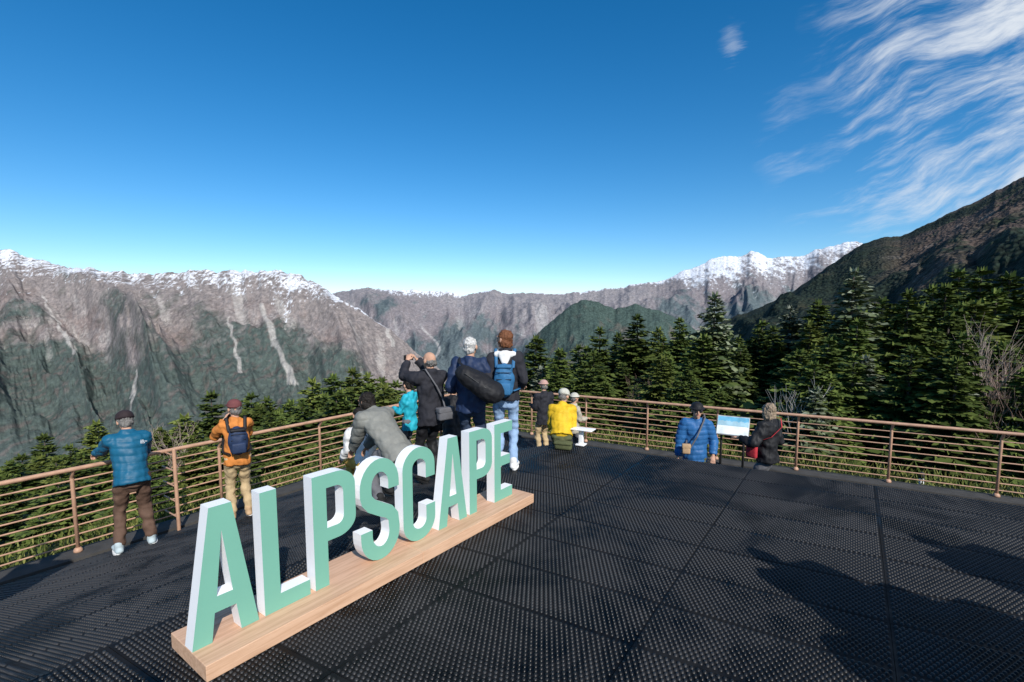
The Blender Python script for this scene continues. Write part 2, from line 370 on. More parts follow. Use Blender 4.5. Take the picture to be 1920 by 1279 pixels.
    b=bulk; J=[cap(T_(0,0,hem),T_(0,0,.10),.160+b,.136+b,side,.76,fa=True),cap(T_(0,0,.08),T_(0,-.005,.36),.136+b,.15+b*1.1,side,.70),
       cap(T_(-.08*wide,-.01,.42),T_(.08*wide,-.01,.42),.084+b*.8,.084+b*.8,(0,0,1),1),cap(shL,shR,.054+b,.054+b,(0,0,1),1),
       cap(T_(0,-.02,.44),T_(0,.0,.555),.088+b*.5,.068+b*.3,fb=True)]
    for sh,e,wr in ((shL,eL,wL),(shR,eR,wR)):
        J+=[cap(sh,e,.058+b,.046+b*.8),cap(e,wr-(wr-e).normalized()*.01,.046+b*.8,.035+b*.5,fb=True)]
    jm=blob(S(J),.012,3); fold(jm,.030 if not quilt else .014,(8,8,8),seed=H*37+rot,quilt=quilt); jk=from_mesh('jacket',jm,M[top],root)
    Q=[cap(pel+V((0,0,.0)),pel+V((0,0,-.07)),.115,.135,side,.72)]
    for hip,kn,an in ((hipL,kL,aL),(hipR,kR,aR)): Q+=[cap(hip,kn,.088*legw,.066*legw),cap(kn,an-(an-kn).normalized()*.0,.066*legw,.057*legw,fb=True)]
    qm=blob(S(Q),.012,4); fold(qm,.022,(8,8,15),seed=H*11+rot); from_mesh('trousers',qm,M[pants],root)
    for an,sg in ((aL,-1),(aR,1)):
        z=an.z-.055
        sp=S([cap((an.x,an.y-.04,z+.01),(an.x+.03*sg,an.y+.16,z),.044,.04,side,.8),cap((an.x,an.y-.01,an.z+.03),(an.x,an.y,z+.02),.047,.05)])
        so_=from_mesh('shoe',blob(sp,.01,3),M[shoe],root)
        sv=[]
        for zz in (z-.035,z-.012):
            for i in range(16):
                t=2*math.pi*i/16; sv.append(V((an.x+.015*sg+.05*math.cos(t),an.y+.06+.14*math.sin(t),zz))*k)
        sf=[tuple(reversed(range(16))),tuple(range(16,32))]+[(i,(i+1)%16,16+(i+1)%16,16+i) for i in range(16)]
        mesh('sole',sv,sf,M['whitec'] if shoe!='shoedark' else M['shoedark'],so_)
    if hair:
        q=.93 if hat else 1
        Hh=[ell(hp(0,-.022,.03),(.082*q,.096*q,.088*q),Rh),ell(hp(0,-.045,-.025),(.073,.06,.068),Rh)]
        if style=='bob': Hh+=[ell(hp(0,-.045,-.05),(.080,.056,.06),Rh),ell(hp(.066,-.01,-.025),(.022,.046,.07),Rh),ell(hp(-.066,-.01,-.025),(.022,.046,.07),Rh)]
        if style=='long': Hh+=[ell(hp(0,-.055,-.08),(.084,.052,.12),Rh),ell(hp(.066,-.01,-.05),(.028,.05,.11),Rh),ell(hp(-.066,-.01,-.05),(.028,.05,.11),Rh)]
        if style=='pony': Hh+=[cap(hp(0,-.11,.02),hp(0,-.15,-.12),.03,.015)]
        if style=='bald': Hh=[ell(hp(0,-.045,-.02),(.078,.068,.055),Rh)]
        hm=blob(S(Hh),.008,1)
        displace(hm,lambda x,y,z: NZ((x*85,y*85,z*25))*.012+NZ((x*22,y*22,z*22))*.012)
        from_mesh('hair',hm,M[hair],root)
    if hat:
        if hatstyle=='cap': Ht=[ell(hp(0,-.015,.06),(.093,.11,.08),Rh),cap(hp(0,-.015,.045),hp(0,-.015,.03),.1,.098,side,1.1,fa=True,fb=True),ell(hp(0,.115,.045),(.068,.075,.012),Matrix(Rh)@Matrix.Rotation(R(-12),3,'X'))]
        elif hatstyle=='bucket': Ht=[ell(hp(0,-.01,.06),(.094,.106,.075),Rh),ell(hp(0,0,.045),(.125,.135,.014),Rh)]
        from_mesh('hat',blob(S(Ht),.009,2),M[hat],root)
    if glasses:
        mb=MB(); mb.add(S([ell(hp(.033,.094,.012),(.027,.008,.02),Rh)])[0]); mb.add(S([ell(hp(-.033,.094,.012),(.027,.008,.02),Rh)])[0])
        mb.add(S([cap(hp(-.08,.0,.014),hp(-.06,.09,.014),.004,.004)])[0]); mb.add(S([cap(hp(.08,.0,.014),hp(.06,.09,.014),.004,.004)])[0]); mb.build('sunglasses',M['lens'],root,True)
    if hood:
        Hd=[cap(T_(-.10,-.06,.50),T_(.10,-.06,.50),.045,.045),cap(T_(0,-.10,.50),T_(0,-.125,.42),.085,.05,side,.5),cap(T_(-.1,.0,.52),T_(-.04,.09,.48),.035,.03),cap(T_(.1,.0,.52),T_(.04,.09,.48),.035,.03)]
        hm=blob(S(Hd),.01,4); fold(hm,.012,seed=3); from_mesh('hood',hm,M[hood],root)
    Wm=Matrix.Translation(loc)@Matrix.Rotation(R(rot),4,'Z')
    return dict(root=root,W=Wm,k=k,T=T_,wL=Wm@(wL*k),wR=Wm@(wR*k),Rl=Rl,rot=rot,jacket=jk,hp=hp)
def stand(px,Y): 
    x=at_y(px,740,Y).x; return (x,Y,deckz(x,Y)+.010)
def strap_obj(parent,pts,r,m,flat=.35):
    mb=MB()
    for a,b in zip(pts[:-1],pts[1:]): mb.add(cap(a,b,r,r,(1,0,0),flat,n=8))
    return mb.build('strap',M[m],parent,True)
def worn(info,name,label,cat):
    o=empty(name,info['W'].translation,R(info['rot'])); tag(o,label,cat); return o
def backpack(info,label,m,m2,wd=.28,ht=.42,dp=.14,zc=.26,bulk=.03):
    o=worn(info,'backpack',label,'backpack'); T_=info['T'];k=info['k'];Rl=info['Rl']
    bm_=blob([ell(T_(0,-(.105+bulk+dp/2),zc)*k,(wd*.52,dp*.62,ht*.55),Rl),box(T_(0,-(.105+bulk+dp/2-.01),zc)*k,(wd*.8,dp*.8,ht*.82),Rl)],.012,9); fold(bm_,.014,(12,12,12)); from_mesh('pack_body',bm_,M[m],o)
    bevel_box('front_pocket',T_(0,-(.105+bulk+dp+.015),zc-.09)*k,(wd*.7,.06,ht*.4),.025,M[m],o,Rl)
    bevel_box('top_flap',T_(0,-(.105+bulk+dp/2+.01),zc+ht*.42)*k,(wd*.75,dp*.9,.05),.022,M[m2],o,Rl)
    for zz in (zc+.02,zc+.1):
        mb=MB(); mb.add(cap(T_(-wd*.34,-(.109+bulk+dp),zz)*k,T_(wd*.34,-(.109+bulk+dp),zz)*k,.005,.005,n=6)); mb.build('zip',M['blackc'],o,True)
    for sg in(-1,1):
        pts=[T_(sg*.1,-.11-bulk,zc+ht*.38),T_(sg*.115,-.05,.55+bulk*.6),T_(sg*.12,.06,.5+bulk*.6),T_(sg*.13,.135+bulk,.36),T_(sg*.15,.12+bulk,.2),T_(sg*.17,-.03,.08),T_(sg*.11,-.12-bulk,.07)]
        strap_obj(o,[p*k for p in pts],.022,m2)
    return o
def shoulder_bag(info,label,m,pos,size,sgn=1,bulk=.03,rotb=0):
    o=worn(info,'shoulder_bag',label,'bag'); T_=info['T'];k=info['k']
    c=T_(*pos)*k
    bevel_box('bag_body',c,size,min(size)*.3,M[m],o,Matrix.Rotation(R(rotb),3,'Z'))
    bevel_box('bag_flap',c+V((0,0,size[2]*.3)),(size[0]*1.04,size[1]*1.08,size[2]*.42),min(size)*.15,M[m],o,Matrix.Rotation(R(rotb),3,'Z'))
    x0=-sgn*.12
    pts=[V(T_(*pos))+V((0,0,size[2]*.4)),T_(pos[0]*.75,-.14-bulk,pos[2]+.2),T_(x0*.2,-.14-bulk,.36),T_(x0,-.07,.54+bulk),T_(x0,.06,.51+bulk),T_(0,.15+bulk,.3),T_(pos[0]*.8,.12+bulk,.05)]
    strap_obj(o,[p*k for p in pts],.012,'greyp')
    return o
def phone(info,label,kind='phone',m='darkmetal'):
    c=(info['wL']+info['wR'])/2; th=R(info['rot']); f=V((-math.sin(th),math.cos(th),0))
    o=empty(kind,c+f*.1+V((0,0,.03)),th); tag(o,label,kind.replace('_',' '))
    bevel_box('case',(0,0,0),(.15,.012,.075) if kind=='phone' else (.12,.05,.08),.005,M[m],o)
    if kind!='phone':
        mb=MB(); mb.add(cap((0,.02,0),(0,.075,0),.03,.028,fa=True,fb=True)); mb.build('lens',M['darkmetal'],o,True)
    else:
        mb=MB(); mb.add(box((0,-.0075,0),(.14,.002,.066))); mb.build('screen',M['lens'],o)

loc=at_z(258,1040,0.05); loc.z=deckz(loc.x,loc.y)+.010
fd=8.0-loc.dot(NL)
p1=person('man in teal puffer jacket and brown trousers leaning on the left railing',loc,42,1.74,'teal_puffer','brown_cloth','shoeblue',lean=20,ph=.91,py=-.02,
   hl=(-.30,max(.3,fd-.16),1.10),hr=(.10,max(.32,fd-.22),1.10),ehl=(-.35,-.4,-1),ehr=(.35,-.5,-1),fl_=(-.17,-.05,.09),fr_=(.15,.02,.09),hair='hgrey',hat='darkcap',yaw=10,pitch=12,bulk=.045,grip=1.1,wide=1.0,quilt=.085,hem=-.1,legw=1.06)
me=p1['jacket'].data; bv=BVHTree.FromPolygons([v.co for v in me.vertices],[tuple(p.vertices) for p in me.polygons])
hit=bv.ray_cast(V((.11,-.6,1.34)),V((0,1,0)))
if hit[0]:
    tx=bpy.data.curves.new('tm','FONT'); tx.body='THE\nNORTH\nFACE'; tx.size=.019; tx.extrude=.001; tx.space_line=.85
    to=bpy.data.objects.new('tm',tx); C.objects.link(to); dg=bpy.context.evaluated_depsgraph_get(); tm=bpy.data.meshes.new_from_object(to.evaluated_get(dg)); bpy.data.objects.remove(to)
    lo=from_mesh('jacket_logo',tm,M['white'],p1['root']); nrm=V((0,-1,.3)).normalized(); lo.location=hit[0]+nrm*.014
    lo.rotation_euler=(R(70),0,0)
loc=at_z(452,982,.15); loc.z=deckz(loc.x,loc.y)+.010
p2=person('man in orange jacket, maroon cap and khaki trousers holding up a camera',loc,35,1.64,'orange','khaki','shoebrown',hl=(-.12,.27,1.40),hr=(.06,.27,1.40),ehl=(-.6,.0,-1),ehr=(.45,.0,-1),hair='hgrey',hat='maroon',bulk=.024,yaw=20)
backpack(p2,'small navy backpack on the back of the orange jacket man','packnavy','blackc',wd=.25,ht=.36,bulk=.02)
phone(p2,'dark compact camera held by the man in orange','camera')
p3=person('person in grey quilted jacket bending down behind the letters',stand(716,5.75),52,1.72,'grey_quilt','greyp','shoedark',lean=50,ph=.70,py=-.2,hl=(-.10,.50,.52),hr=(.08,.5,.48),ehl=(-.3,-.3,-1),ehr=(.3,-.3,-1),fl_=(-.16,-.12,.09),fr_=(.16,.12,.09),hair='hdark',style='bob',yaw=20,pitch=-5,bulk=.07,hem=-.24,wide=1.04,quilt=.11)
p4=person('person in white top crouching behind the grey quilted jacket',stand(678,6.6),40,1.6,'whitec','mustard','shoedark',lean=20,ph=.5,py=-.1,hl=(-.2,.3,.5),hr=(.22,.3,.5),fl_=(-.14,.05,.09),fr_=(.14,.15,.09),hair='hdark',bulk=.02)
shoulder_bag(p4,'mustard yellow bag carried by the crouching person in white','mustard',(.2,-.12,.02),(.14,.12,.18))
p5=person('woman in turquoise jacket looking down beside the railing',stand(768,8.5),62,1.55,'turq','greyp','shoedark',hl=(-.12,.32,1.15),hr=(.12,.32,1.13),hair='hdark',style='pony',pitch=20,bulk=.02,hem=-.2,yaw=-5,wide=.9)
p6=person('balding man in charcoal jacket photographing the mountains with raised phone',stand(808,6.5),42,1.74,'dark','blackc','shoedark',hl=(-.12,.38,1.58),hr=(.03,.38,1.58),ehl=(-.8,0,-.8),ehr=(.6,.1,-1),hair='hgrey',style='bald',bulk=.045,hem=-.16,grip=.9,yaw=8,wide=1.02)
phone(p6,'black phone held up by the man in charcoal jacket')
shoulder_bag(p6,'grey shoulder bag hanging behind the man in charcoal','greyp',(.08,-.21,.0),(.24,.10,.17),bulk=.04)
p9=person('person in black jacket half hidden behind the white haired man',stand(848,7.6),0,1.5,'blackc','dark','shoedark',lean=22,ph=.72,py=-.1,hair='hdark',bulk=.04,hem=-.2)
p7=person('white haired man in navy jacket with a black duffel bag',stand(882,6.3),-8,1.80,'navy','djeans','shoedark',hair='hwhite',bulk=.045,hem=-.12,hl=(-.20,.16,1.05),hr=(.2,.25,1.1),yaw=-12,wide=1.03)
d=worn(p7,'duffel_bag','bulky black duffel bag slung across the back of the white haired man','bag')
dm=blob([cap((.02,-.31,1.36),(.32,-.31,1.17),.15,.185,(0,1,0),.8)],.012,6); fold(dm,.018,(7,7,7)); from_mesh('bag_body',dm,M['blackc'],d)
mb=MB(); mb.add(cap((.04,-.462,1.40),(.30,-.475,1.23),.006,.006,n=6)); mb.build('zip',M['darkmetal'],d,True)
strap_obj(d,[V((.0,-.28,1.46)),V((-.1,-.17,1.5)),V((-.14,-.02,1.55)),V((-.13,.12,1.5)),V((.0,.2,1.3)),V((.2,.17,1.15)),V((.3,-.1,1.12))],.018,'blackc')
p8=person('auburn haired woman in dark jacket with white hood and pale jeans',stand(948,6.32),-4,1.80,'dark','jeans','whitec',hair='hred',style='bob',bulk=.03,hem=-.06,hood='whitec',yaw=60,hl=(-.2,.12,1.0),hr=(.2,.16,1.02),fl_=(-.09,0,.09),fr_=(.1,-.06,.09),wide=.9,legw=.92)
backpack(p8,'blue backpack worn by the auburn haired woman','packblue','packblue',wd=.26,ht=.40,zc=.20,bulk=.02)
p10=person('person in pinkish bucket hat and dark jacket standing by the corner railing',stand(1020,10.4),25,1.63,'dark','khaki','shoedark',hair='hgrey',hat='pinkhat',hatstyle='bucket',bulk=.035,hem=-.2,hl=(-.15,.3,1.1),hr=(.15,.3,1.1))
p12=person('person in cream jacket behind the yellow jacket man',stand(1076,9.8),-60,1.45,'cream','greyp','shoedark',hair='hgrey',hat='palehat',hatstyle='bucket',bulk=.015,hem=-.15,hl=(-.12,.3,1.1),hr=(.12,.3,1.1),wide=.9)
X11=.76; Y11=(RE-.14-.49*X11)/.87
p11=person('man in yellow jacket and pale cap sitting on the deck edge',(X11,Y11,UP+.010),-8,1.62,'yellow','olive','shoedark',lean=30,ph=.15,py=-.02,fl_=(-.12,.5,-.32),fr_=(.12,.5,-.32),hl=(-.08,.40,.26),hr=(.10,.40,.26),ehl=(-.15,-.4,-1),ehr=(.15,-.4,-1),hair='hgrey',hat='palehat',bulk=.045,hem=.0,pitch=8,yaw=-24,wide=.98,quilt=.12)
o=empty('shoulder_bag',(X11+.0,Y11-.28,UP+.010),R(-20)); tag(o,'olive green bag lying behind the seated yellow jacket man','bag')
bevel_box('bag_body',(0,0,.065),(.26,.12,.13),.035,M['olive'],o); bevel_box('bag_flap',(0,-.01,.10),(.27,.13,.05),.022,M['olive'],o)
def low(px,Y): return (at_y(px,800,Y).x,Y,.010)
p13=person('man in blue puffer jacket and black brimmed hat facing the camera',low(1305,7.45),165,1.68,'blue_puffer','olive','shoedark',hair='hdark',hat='blackc',hatstyle='bucket',bulk=.05,hem=-.14,hl=(-.25,.12,.92),hr=(.26,.08,.86),ehl=(-.6,-1,0),ehr=(.6,-1,0),glasses=True,wide=1.03,pitch=4,yaw=8,quilt=.075)
shoulder_bag(p13,'small orange brown pouch strapped across the blue puffer man','shoebrown',(.15,.2,.1),(.12,.07,.15),sgn=1,bulk=.06)
p14=person('woman in black fleece with ash blond hair seen from behind',low(1442,7.3),35,1.70,'blackc','greyp','shoedark',hair='hblond',style='long',bulk=.05,hem=-.10,hl=(-.28,.3,1.15),hr=(.22,.18,1.0),wide=1.04,yaw=-12)
o=worn(p14,'shoulder_bag','red bag held at the left side of the woman in black','bag')
bevel_box('bag_body',(-.24,.12,1.0),(.07,.17,.24),.03,M['red'],o)
strap_obj(o,[V((-.24,.12,1.1)),V((-.17,-.13,1.24)),V((0,-.19,1.38)),V((.14,-.1,1.48)),V((.16,.03,1.48)),V((.05,.2,1.3)),V((-.24,.16,1.1))],.010,'red')
def out(x,y,lab,**kw): return person(lab,(x,y,deckz(x,y)+.010),20,1.76,'dark','blackc',**kw)  # out-of-view figures, added and bulked up to throw the foreground shadows
out(3.0,1.75,'bystander in dark clothes right of the camera, unseen and added for its shadow',bulk=.10,hem=-.6,wide=1.15)
out(3.35,1.35,'second bystander in dark clothes behind the first, right of the camera, unseen and added for its shadow',bulk=.14,hem=-.7,wide=1.3)
out(3.05,.9,'third bystander in dark clothes straight behind the other two, unseen and added for its shadow',bulk=.14,hem=-.7,wide=1.4,hair='hgrey')
out(3.75,1.15,'bystander in a long dark coat at the outer side of the group, unseen and added for its shadow',bulk=.14,hem=-.7,wide=1.3,style='long')
out(3.5,.55,'bystander in a long dark coat at the back of the group, unseen and added for its shadow',bulk=.14,hem=-.7,wide=1.4,hair='hblond')
out(4.6,2.0,'bystander in dark clothes farthest right of the camera, unseen and added for its shadow',bulk=.12,wide=1.3,hair='hgrey',hem=-.6)
out(-4.6,3.1,'bystander in dark clothes left of the camera, unseen and added for its shadow',bulk=.08)

# ------------------------------------------------------------------ deck
tiles=MB(); tone=[]
def tile(a0,a1,b0,b1,zf):
    g=.0015; n=len(tiles.v); dz=random.uniform(-.0015,.0015); th=.02
    ps=[(a0+g,b0+g),(a1-g,b0+g),(a1-g,b1-g),(a0+g,b1-g)]
    top=[pt(a,b,zf(a,b)+dz+random.uniform(-.001,.001)) for a,b in ps]
    bot=[p-V((0,0,th)) for p in top]
    tiles.v+=top+bot; tiles.f+=[tuple(n+i for i in q) for q in ((3,2,1,0),(0,1,5,4),(1,2,6,5),(2,3,7,6),(3,0,4,7))]
    t=random.uniform(.7,1.3); tone.extend([t]*8)
flat=lambda z:(lambda a,b:z)
slope=lambda a,b: UP*(1-max(0,min(1,(a-LE)/(LF-LE))))
TW=1.3; TH=.52
edges=[LE-TW*i for i in range(12)][::-1]
nrs=[RE-TH*i for i in range(0,26)]
for i in range(len(edges)-1):
    for j in range(len(nrs)-1): tile(edges[i],edges[i+1],nrs[j+1],nrs[j],flat(UP))
k=8
for i in range(k):
    a0=LE+(LF-LE)*i/k; a1=LE+(LF-LE)*(i+1)/k
    for j in range(12): tile(a0,a1,RE-1.2*(j+1),RE-1.2*j,slope)
for i in range(20):
    for j in range(7): tile(LF-1.0*(i+1),LF-1.0*i,RE+.52*j+.02,RE+.52*(j+1)+.02,flat(0))
fl=tiles.build('deck_floor',M['rubber']); a=fl.data.attributes.new('tone','FLOAT','POINT'); a.data.foreach_set('value',tone); tag(fl,kind='structure')
bm=bmesh.new(); bm.from_mesh(fl.data); bmesh.ops.recalc_face_normals(bm,faces=bm.faces); bm.to_mesh(fl.data); bm.free()
def studs(a0,a1,b0,b1,zmode,sp=.035):
    na=int((a1-a0)/sp); nb=int((b1-b0)/(sp*.866)); A,B=np.meshgrid(np.arange(na),np.arange(nb),indexing='ij')
    aa=a0+(A+.5*(B%2)+.3)*sp; bb=b0+(B+.4)*sp*.866
    wa=TW if zmode!='s' else (LF-LE)/k; wb=TH if zmode=='u' else 1.2 if zmode=='s' else 10
    fa=(aa-LE)%wa; fb=(RE-bb)%wb
    keep=(fa>.0145)&(fa<wa-.0145)&(fb>.0145)&(fb<wb-.0145)
    aa=aa[keep]; bb=bb[keep]
    x=-.875*aa+.574*bb; y=.493*aa+.826*bb
    z=np.full_like(x,UP) if zmode=='u' else (UP*(1-np.clip((aa-LE)/(LF-LE),0,1)) if zmode=='s' else np.zeros_like(x))
    vis=(y>1.7)&(np.abs(x)<y*1.2+.6)
    return np.stack([x[vis],y[vis],z[vis]],1)
P=np.concatenate([studs(-6.5,LE,-1,RE,'u'),studs(LE,LF-.02,-3,RE,'s'),studs(3,LF-.02,RE+.05,10.5,'l',.05)])
ang=np.arange(6)*math.pi/3+R(1); ring=np.stack([np.cos(ang),np.sin(ang)],1)
rb,rt_,hh_=.0135,.0085,.009
lc=np.zeros((12,3)); lc[:6,:2]=ring*rb; lc[6:,:2]=ring*rt_; lc[6:,2]=hh_; lc[:6,2]=-.004
Vv=(P[:,None,:]+lc[None]).reshape(-1,3); n=len(P)
fq=np.array([[i,(i+1)%6,6+(i+1)%6,6+i] for i in range(6)]); Fq=(np.arange(n)[:,None,None]*12+fq[None]).reshape(-1)
Ft=(np.arange(n)[:,None]*12+np.arange(6,12)[None]).reshape(-1)
me=bpy.data.meshes.new('floor_studs'); me.vertices.add(len(Vv)); me.vertices.foreach_set('co',Vv.astype(np.float32).ravel())
li=np.concatenate([Fq,Ft]).astype(np.int32); me.loops.add(len(li)); me.loops.foreach_set('vertex_index',li)
tot=np.concatenate([np.full(n*6,4),np.full(n,6)]).astype(np.int32); st=np.concatenate([[0],np.cumsum(tot)[:-1]]).astype(np.int32)
me.polygons.add(len(tot)); me.polygons.foreach_set('loop_start',st); me.update(calc_edges=True)
me.materials.append(M['stud']); tag(link(bpy.data.objects.new('floor_studs',me)),kind='structure')
sb=MB()
def quad(p): n=len(sb.v); sb.v+=p; sb.f.append(tuple(range(n,n+len(p))))
quad([pt(-14,-8,UP-.03),pt(LE,-8,UP-.03),pt(LE,RE,UP-.03),pt(-14,RE,UP-.03)])
quad([pt(LE,-8,UP-.03),pt(LF,-8,-.03),pt(LF,RE,-.03),pt(LE,RE,UP-.03)])
quad([pt(-14,RE-.001,UP-.005),pt(LE,RE-.001,UP-.005),pt(LF,RE-.001,-.005),pt(LF,RE-.001,-.4),pt(-14,RE-.001,-.4)])
quad([pt(-16,RE,-.03),pt(8.15,RE,-.03),pt(8.15,11.0,-.03),pt(-16,11.0,-.03)])
quad([pt(LF,-8,-.032),pt(8.15,-8,-.032),pt(8.15,RE,-.032),pt(LF,RE,-.032)])
quad([pt(8.15,-8,-.032),pt(8.15,-8,-.6),pt(8.15,11,-.6),pt(8.15,11,-.032)])
quad([pt(-16,11,-.03),pt(8.15,11,-.03),pt(8.15,11,-.6),pt(-16,11,-.6)])
tag(sb.build('deck_base',M['black']),kind='structure')
kb=MB()
def slab(a0,a1,b0,b1,zb,zt):
    P=[pt(a0,b0,zb),pt(a1,b0,zb),pt(a1,b1,zb),pt(a0,b1,zb),pt(a0,b0,zt),pt(a1,b0,zt),pt(a1,b1,zt),pt(a0,b1,zt)]
    return P,[(0,3,2,1),(4,5,6,7),(0,1,5,4),(1,2,6,5),(2,3,7,6),(3,0,4,7)]
kb.add(slab(7.78,8.15,-8,10.6,-.5,.03)); kb.add(slab(-16,8.15,10.61,11.0,-.5,.028))
tag(kb.build('kerb',M['concrete']),kind='structure')

# ------------------------------------------------------------------ fences
def fence(label, P0, P1, inward, spacing, first=.3):
    root=empty('railing',P0); tag(root,label,'railing','brown railings around the deck')
    P0=V(P0);P1=V(P1); d=(P1-P0); Ln=d.length; d.normalize(); inw=V(inward).normalized()
    def B(name,parts,sm=True): 
        mb=MB()
        for p in parts: mb.add(([q-P0 for q in p[0]],p[1]))
        mb.build(name,M['rail'],root,sm)
    top=1.1; off=inw*.10
    B('top_rail',[cap(P0+V((0,0,top))+off,P1+V((0,0,top))+off,.028,.028,n=10)])
    for i in range(8):
        z=.11+i*.118
        B('rail',[cap(P0+V((0,0,z)),P1+V((0,0,z)),.0105,.0105,n=8)])
    s=first
    while s<Ln:
        q=P0+d*s
        B('post',[cap(q,q+V((0,0,.98)),.023,.023,n=8,fa=True),cap(q+V((0,0,.97)),q+V((0,0,1.1))+off,.022,.022,n=8),
                  cap(q+V((0,0,0)),q+V((0,0,.015)),.05,.05,n=10,fa=True)])
        s+=spacing
    return root
corner=pt(8.0,10.86,.03); lend=pt(8.0,-3.0,.03)
fence('long brown railing on the left side with eight thin rails',lend,corner,-NL,1.75,first=.3)
rend=pt(-9.5,10.86,.03)
fence('brown railing running to the right in front of the tall conifers',corner,rend,-NR,1.45,first=.0)
gp=at_z(336,996,0.03); 
g=empty('railing_gate_post',gp); tag(g,'freestanding brown post with stub rails beside the teal jacket man','post')
mb=MB(); mb.add(cap((0,0,0),(0,0,1.16),.024,.024,n=10)); mb.build('post',M['rail'],g,True)
for i in range(5):
    dd=V((-.821,.571,0))*.42
    mb=MB(); mb.add(cap((0,0,.2+i*.22),V((0,0,.2+i*.22))+dd,.011,.011,n=8)); mb.build('stub_rail',M['rail'],g,True)

# ------------------------------------------------------------------ sign
TOPZ=UP+.010+.095
sA=at_z(386,1250,TOPZ); sB=at_z(1001,926,TOPZ); sdv=(sB-sA); sdv.z=0; SL=sdv.length; sang=math.atan2(sdv.y,sdv.x)
ex=V((math.cos(sang),math.sin(sang),0)); ey=V((-math.sin(sang),math.cos(sang),0))
cbk=at_z(317,1188,TOPZ); DEP=max(.35,(cbk-sA).dot(ey))
base=empty('sign_base',(sA.x,sA.y,UP+.0095),sang)
tag(base,'long pale wood plinth under the ALPSCAPE letters on the deck','plinth')
for x0,x1 in ((0,SL/2-.001),(SL/2+.001,SL)):
    bevel_box('plinth_block',((x0+x1)/2,DEP/2,.0475),(x1-x0,DEP,.095),.003,M['wood'],base,seg=1)
lA=at_z(352,1216,TOPZ); lB=at_z(969,929,TOPZ); LLn=(lB-lA).dot(ex); x_start=(lA-sA).dot(ex); yoff=max(.05,((lA-sA).dot(ey)+(lB-sA).dot(ey))/2)
def bez(cx,cy,rx,ry,a0,a1,n=14): return [(cx+rx*math.cos(R(a0+(a1-a0)*i/n)),cy+ry*math.sin(R(a0+(a1-a0)*i/n))) for i in range(n+1)]
h=.80; T=.105
def G_A(w=.375): return [(0,0),(T,0),(T+.022,.17),(w-T-.022,.17),(w-T,0),(w,0),(w/2+.062,h),(w/2-.062,h)],[[(T+.038,.265),(w/2,h-.15),(w-T-.038,.265)]]
def G_L(w=.31): return [(0,0),(w,0),(w,.105),(T,.105),(T,h),(0,h)],[]
def G_P(w=.34):
    o=[(0,0),(T,0),(T,.32),(w-.15,.32)]+bez(w-.15,.32+.12,.15,.12,-90,0,8)+bez(w-.15,h-.12,.15,.12,0,90,8)+[(0,h)]
    hh=[(T,.415),(w-.15,.415)]+bez(w-.155,.415+.06,.055,.06,-90,0,6)+bez(w-.155,h-.1-.06,.055,.06,0,90,6)+[(T,h-.1)]
    return o,[hh]
def G_E(w=.3): return [(0,0),(w,0),(w,.105),(T,.105),(T,.355),(w-.04,.355),(w-.04,.455),(T,.455),(T,h-.105),(w,h-.105),(w,h),(0,h)],[]
def G_C(w=.36):
    r=w/2; o=bez(r,r*.95,r,r*.95,-180,0,16)+[(w,.28),(w-T,.28),(w-T,r*.95)]+bez(r,r*.95,r-T,r*.95-.1,0,-180,14)+[(T,h-r*.95)]+bez(r,h-r*.95,r-T,r*.95-.1,180,0,14)+[(w-T,h-.28),(w,h-.28)]+bez(r,h-r*.95,r,r*.95,0,180,16)
    return o,[]
def G_S(w=.37):
    r=w/2-T/2; cxx=w/2
    cl=[(w-T/2,h-.26),(w-T/2,h-.22)]+bez(cxx,h-T/2-.155,r,.155,0,180,14)+[(T/2,h-.26)]
    cl+=[(T/2+.01,h-.30),(T/2+.05,h-.35),(w/2,h/2),(w-T/2-.05,.355),(w-T/2-.01,.305)]
    cl+=bez(cxx,T/2+.155,r,.155,0,-180,14)+[(T/2,.26)]
    Lf=[];Rt=[]
    for i,p in enumerate(cl):
        a=V(cl[max(0,i-1)]); b=V(cl[min(len(cl)-1,i+1)]); t=(b-a).normalized(); nn=V((-t.y,t.x))*T/2
        Lf.append((p[0]+nn.x,p[1]+nn.y)); Rt.append((p[0]-nn.x,p[1]-nn.y))
    return Lf+Rt[::-1],[]
from mathutils.geometry import tessellate_polygon
def letter(ch,x,glyph,desc):
    o,hs_=glyph; root=empty('letter',(0,0,0)); 
    p=sA+ex*x+ey*yoff
    root.location=(p.x,p.y,TOPZ+.0005); root.rotation_euler=(0,0,sang)
    tag(root,desc,'letter','ALPSCAPE letters on the plinth')
    loops=[o]+hs_; flat=[q for l in loops for q in l]
    tri=tessellate_polygon([[V((a,b,0)) for a,b in l] for l in loops])
    D=.10
    mesh('front_face',[V((a,-.0,b)) for a,b in flat],[tuple(t) for t in tri],M['green'],root)
    vs=[V((a,.0,b)) for a,b in flat]+[V((a,D,b)) for a,b in flat]; n=len(flat); fs=[]
    s=0
    for l in loops:
        m=len(l)
        for i in range(m): j=(i+1)%m; fs.append((s+i,s+j,n+s+j,n+s+i))
        s+=m
    fs+=[tuple(n+i for i in t) for t in tri]
    mesh('return',vs,fs,M['white'],root)
x=x_start
seq=[('A',G_A(),.375),('L',G_L(),.31),('P',G_P(),.34),('S',G_S(),.37),('C',G_C(),.36),('A',G_A(),.375),('P',G_P(),.34),('E',G_E(),.3)]
gap=(LLn-sum(s[2] for s in seq))/7
des=['green and white letter A, nearest and leftmost of the sign','green and white letter L between the first A and P','green and white letter P beside the L','green and white letter S in the middle of the sign','green and white letter C after the S','green and white letter A beside the C, second A of the sign','green and white letter P, second P, next to the final E','green and white letter E at the far end of the sign']
for (ch,gl,wd),ds in zip(seq,des): letter(ch,x,gl,ds); x+=wd+gap

